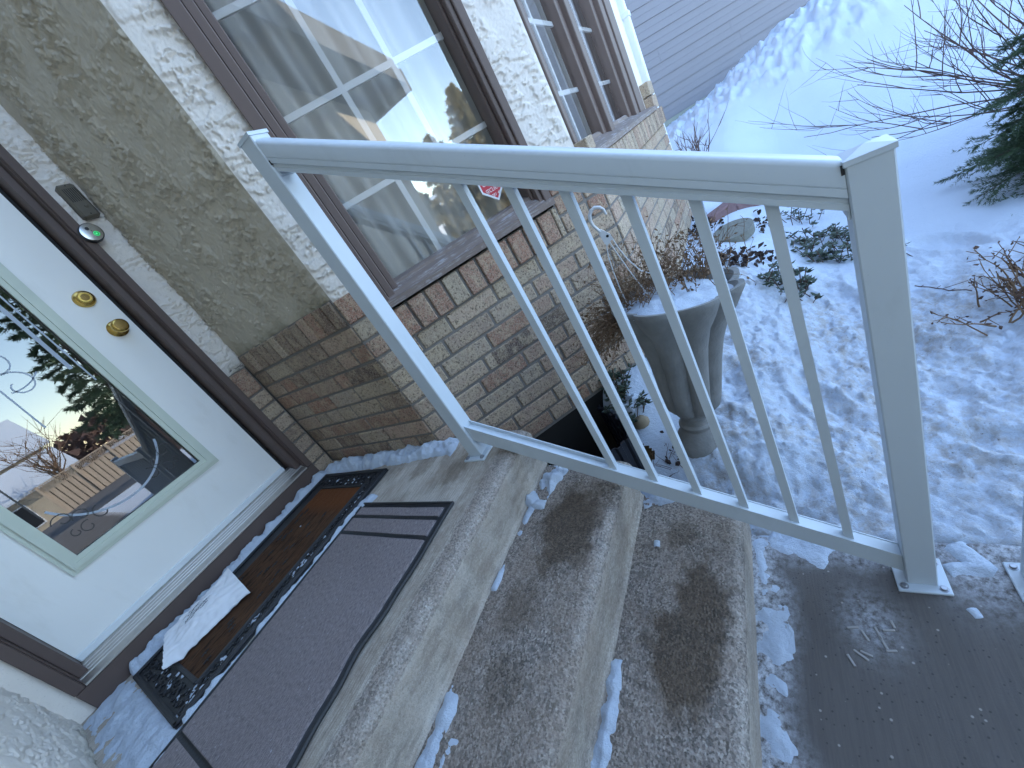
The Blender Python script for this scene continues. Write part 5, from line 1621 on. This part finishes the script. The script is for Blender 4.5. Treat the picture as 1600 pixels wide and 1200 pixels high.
# ------------------------------------------------------------------ downspout and the neighbour's house
ds = empty('downspout', (2.80, -1.52, .0), 'pale downspout standing behind the right window frame of the bay', 'downspout')
b = MB(); b.box(2.748, 2.815, -1.535, -1.465, -.2, 1.195, .006); b.box(2.752, 2.811, -1.531, -1.469, 1.195, 3.30, .006); b.build('pipe', M['white'], ds)
b = MB(); b.box(2.742, 2.821, -1.541, -1.459, 1.180, 1.215, .003); b.build('joint', M['white'], ds)
b = MB(); b.box(2.742, 2.752, -1.49, -1.46, .60, 3.3, .002); b.build('corner_trim', M['white'], ds)

G0 = np.array([7.45, -.9, 0]); a45 = R(45)
GU = np.array([math.cos(a45), -math.sin(a45), 0]); GN = np.array([-math.sin(a45), -math.cos(a45), 0])
nh = empty('neighbour_house', tuple(G0 + GU * 3 - GN * 4), 'grey lap sided house behind the snow bank', 'house')
ZG = .27
rg = random.Random(6)
for i in range(26):
    z = ZG + .20 * i
    cuts = [-3.6] + ([rg.uniform(.3, 3.5)] if i % 2 == 0 else [rg.uniform(1.4, 2.6)]) + [5.2, 8.0]
    for q in range(3):
        s0, s1 = cuts[q] + .0012, cuts[q + 1] - .0012
        pr = [(0, z), (.017, z), (.0105, z + .097), (.0092, z + .0985), (.0115, z + .100), (.004, z + .197), (0, z + .197)]
        b = MB(); b.prism([G0 + GU * s0 + GN * o_ + np.array([0, 0, zz]) for o_, zz in pr], (0, 0, 0), tuple(GU * (s1 - s0)))
        b.build('siding_plank', M['siding'], nh)
b = MB()
b.obox(G0, GU, GN, (0, 0, 1), -3.6, 8.0, -8.5, -.001, -.6, 5.5)
b.build('wall', M['siding'], nh)
b = MB(); b.obox(G0, GU, GN, (0, 0, 1), -3.6, 8.0, -.0005, .012, -.6, ZG - .002); b.build('foundation', M['found'], nh)
b = MB(); b.obox(G0, GU, GN, (0, 0, 1), -3.6, 8.0, .013, .045, -.1, .185); b.build('base_board', M['edging'], nh)
b = MB(); b.prism([tuple(G0 + GU * -4.1 + GN * o_ + np.array([0, 0, zz])) for o_, zz in ((.6, 5.4), (-4.2, 7.4), (-9.1, 5.4), (-9.1, 5.55), (-4.2, 7.6), (.6, 5.55))], (0, 0, 0), tuple(GU * 12.5)); b.build('roof', M['roof'], nh)

# ------------------------------------------------------------------ across the street (seen in the glass)
def gable(name, label, x0, x1, y0, y1, z0, zw, zr, over=.4, mat='tanwall', axis='x', win=()):
    e = empty(name, ((x0 + x1) / 2, (y0 + y1) / 2, z0), label, 'house', 'houses across the street')
    b = MB(); b.box(x0, x1, y0, y1, z0, zw)
    if axis == 'x':
        ym = (y0 + y1) / 2
        b.prism([(x0, y0, zw), (x0, y1, zw), (x0, ym, zr)], (0, 0, 0), (x1 - x0, 0, 0))
    else:
        xm = (x0 + x1) / 2
        b.prism([(x0, y0, zw), (x1, y0, zw), (xm, y0, zr)], (0, 0, 0), (0, y1 - y0, 0))
    b.build('wall', M[mat], e)
    b = MB(); t = .16
    if axis == 'x':
        k = (zr - zw) / ((y1 - y0) / 2); o_ = over
        b.prism([(x0 - o_, y0 - o_, zw - k * o_ + .01), (x0 - o_, ym, zr + .01), (x0 - o_, y1 + o_, zw - k * o_ + .01), (x0 - o_, y1 + o_, zw - k * o_ + t), (x0 - o_, ym, zr + t), (x0 - o_, y0 - o_, zw - k * o_ + t)], (0, 0, 0), (x1 - x0 + 2 * o_, 0, 0))
    else:
        k = (zr - zw) / ((x1 - x0) / 2); o_ = over
        b.prism([(x0 - o_, y0 - o_, zw - k * o_ + .01), (xm, y0 - o_, zr + .01), (x1 + o_, y0 - o_, zw - k * o_ + .01), (x1 + o_, y0 - o_, zw - k * o_ + t), (xm, y0 - o_, zr + t), (x0 - o_, y0 - o_, zw - k * o_ + t)], (0, 0, 0), (0, y1 - y0 + 2 * o_, 0))
    b.build('roof', M['snow'], e)
    for (a, c, p, q) in win:
        b = MB(); b.box(a - .06, c + .06, y1, y1 + .04, p - .06, q + .06); w = b.build('window', M['white'], e)
        b = MB(); b.box(a, c, y1 + .041, y1 + .05, p, q); b.build('pane', M['black'], w)
gable('far_house', 'tan two storey house across the street with a snowy roof', -7.5, 2.6, -44, -36, -1.6, 2.4, 4.7, win=((-6, -4.6, -.2, 1.3), (-2.4, -1.0, -.2, 1.3)))
gable('far_house', 'low tan garage across the street in front of the house', -7.0, 2.2, -35.5, -31, -1.6, .55, 1.75, axis='x', win=((-1.4, -.2, -1.2, 0),))
gable('far_house', 'brown house across the street behind the tall sunlit spruces', -34, -22, -46, -38, -1.7, 1.8, 4.0)
lf = empty('lattice_fence', (2.6, -26, -1.6), 'sunlit board fence with a lattice top across the street', 'fence')
b = MB(); x = .4
while x < 4.6:
    b.box(x, x + .19, -26.01, -25.985, -1.62, .05); x += .225
o = b.build('boards', M['fence'], lf); o['kind'] = 'stuff'
b = MB(); b.box(.35, 4.7, -26.06, -26.04, -1.62, .04); b.build('gap_shade_sheet', M['bark'], lf)  # dark sheet added behind the boards, paints shade into the gaps
b = MB()
for i in range(60):
    xx = .2 + i * .085
    for sg in (1, -1): b.prism([(xx, -26, .09), (xx + .02, -26, .09), (xx + .02 + sg * .36, -26, .42), (xx + sg * .36, -26, .42)], (0, 0, 0), (0, .012, 0))
o = b.build('lattice', M['fence'], lf); o['kind'] = 'stuff'
b = MB(); b.box(.2, 5.4, -26.02, -25.97, .42, .47); b.box(.2, 5.4, -26.02, -25.97, .05, .09); b.build('rail', M['fence'], lf)
for i in range(4):
    b = MB(); xx = .4 + 1.4 * i; b.box(xx - .05, xx + .05, -26.05, -25.93, -1.65, .50); b.build('post', M['fence'], lf)
spruce(3.55, -18.0, -1.15, 8.2, 1.55, 'tall dark spruce by the lattice fence across the street', 14, 120, 16, 22, .16, .035, 'needle', None, .26)
for i, (x_, y_, H_, R_) in enumerate(((-10.9, -23.5, 6.6, 2.7), (-8.0, -22.8, 7.6, 2.9), (-14.6, -25, 5.0, 2.6), (-17.5, -28, 4.2, 2.6))):
    spruce(x_, y_, -1.3, H_, R_, ('sunlit spruce second from the right across the street', 'tallest sunlit spruce across the street', 'shorter sunlit spruce beside the pair across the street', 'shortest sunlit spruce furthest along the street')[i], 30 + i, 150, 18, 24, .24, .07, 'needlesun', 'spruces across the street')
def far_bare(x, y, H, seed, label):
    e = empty('bare_tree', (x, y, -1.4), label, 'tree', 'bare trees across the street'); rg = random.Random(seed); b = MB(); c = MB()
    b.tube([(x, y, -1.6), (x + .1, y, -1.4 + H * .5)], [.14, .09], 6)
    for i in range(16):
        z = -1.4 + H * rg.uniform(.2, .5); a = rg.uniform(0, 6.28); d = np.array([math.cos(a) * .5, math.sin(a) * .5, 1.]); p = np.array([x, y, z])
        P = [p + d * t * H * .42 + np.array([rg.gauss(0, .08), rg.gauss(0, .08), 0]) for t in np.linspace(0, 1, 5)]; c.tube(P, [.05, .035, .025, .015, .008], 4, False)
        for k in range(7):
            q = rg.choice(P[1:]); c.tube([q, q + np.array([rg.gauss(0, .5), rg.gauss(0, .5), rg.uniform(.3, 1.1)])], [.014, .005], 3, False)
    b.build('trunk', M['bark'], e, fix=False); c.build('branches', M['stem'], e, fix=False)
far_bare(1.6, -29.3, 4.6, 3, 'bare tree left of the dark spruce across the street')
far_bare(-13.0, -33, 6.0, 4, 'bare tree behind the sunlit spruces across the street')

# parked car at the kerb
def car(x, y, z, ang):
    e = empty('parked_car', (x, y, z), 'white car parked on the driveway down by the street', 'car')
    ca, sa = math.cos(ang), math.sin(ang)
    def tf(p): return (x + p[0] * ca - p[1] * sa, y + p[0] * sa + p[1] * ca, z + p[2])
    prof = [(-2.2, .3), (-2.2, .75), (-1.9, .95), (-1.0, 1.0), (-.4, 1.5), (1.1, 1.5), (1.9, 1.0), (2.2, .95), (2.2, .3)]
    b = MB(); b.prism([tf((a, -.85, h)) for a, h in prof], (0, 0, 0), (-sa * 1.7, ca * 1.7, 0)); b.build('body', M['car'], e)
    b = MB()
    b.prism([tf((a, -.86, h)) for a, h in ((-.85, 1.02), (-.36, 1.43), (1.05, 1.43), (1.65, 1.02))], (0, 0, 0), (-sa * 1.72, ca * 1.72, 0)); b.build('window', M['black'], e)
    for wx in (-1.4, 1.4):
        for wy in (-.86, .70):
            b = MB(); b.lathe(tf((wx, wy, .32)), [(.32, 0), (.32, .16), (0, .16)], 20, (-sa, ca, 0)); w = b.build('wheel', M['rubber'], e)
            b = MB(); b.lathe(tf((wx, wy - .01, .32)), [(.19, 0), (.19, .18), (0, .18)], 16, (-sa, ca, 0)); b.build('rim', M['chrome'], w)
    b = MB(); b.prism([tf((2.205, -.25, .5)), tf((2.205, .25, .5)), tf((2.205, .25, .62)), tf((2.205, -.25, .62))], (0, 0, 0), (ca * .01, sa * .01, 0)); b.build('number_plate', M['plate'], e)
car(-5.6, -9.6, -.72, R(62))

# added dark backdrop of tree shapes, blocks the bright low sky in reflections
rgn = np.random.default_rng(77); nq = 16000
ang = rgn.uniform(-1.25, 1.25, nq); dist = rgn.uniform(58, 72, nq)
X = np.sin(ang) * dist; Y = -np.cos(ang) * dist
Hh = 4.2 + 2.2 * fbm(ang * 16, ang * 0, 4, 3) + 1.3 * np.abs(gn(ang * 60, ang * 0, 4))
Zq = -2.2 + (Hh + 1.0) * rgn.random(nq) ** .8
P0 = np.stack([X, Y, Zq], 1); a = rgn.normal(size=(nq, 3)); a /= np.linalg.norm(a, axis=1)[:, None]; c = np.cross(a, rgn.normal(size=(nq, 3))); c /= np.linalg.norm(c, axis=1)[:, None]
V = np.stack([P0 + a * .55, P0 - a * .3 + c * .4, P0 - a * .3 - c * .4], 1).reshape(-1, 3)
o = add('horizon_backdrop', V, np.arange(len(V)).reshape(-1, 3), M['twig'], origin=(0, -65, -2)); tag(o, 'added backdrop of dark tree shapes hiding the bright low sky beyond the street', 'trees', kind='stuff')

# street
b = MB(); b.box(-60, 60, -25, -18, -1.62, -1.245 if False else -1.14); o = b.build('street', M['street']); tag(o, 'street running past the front yards', kind='structure')
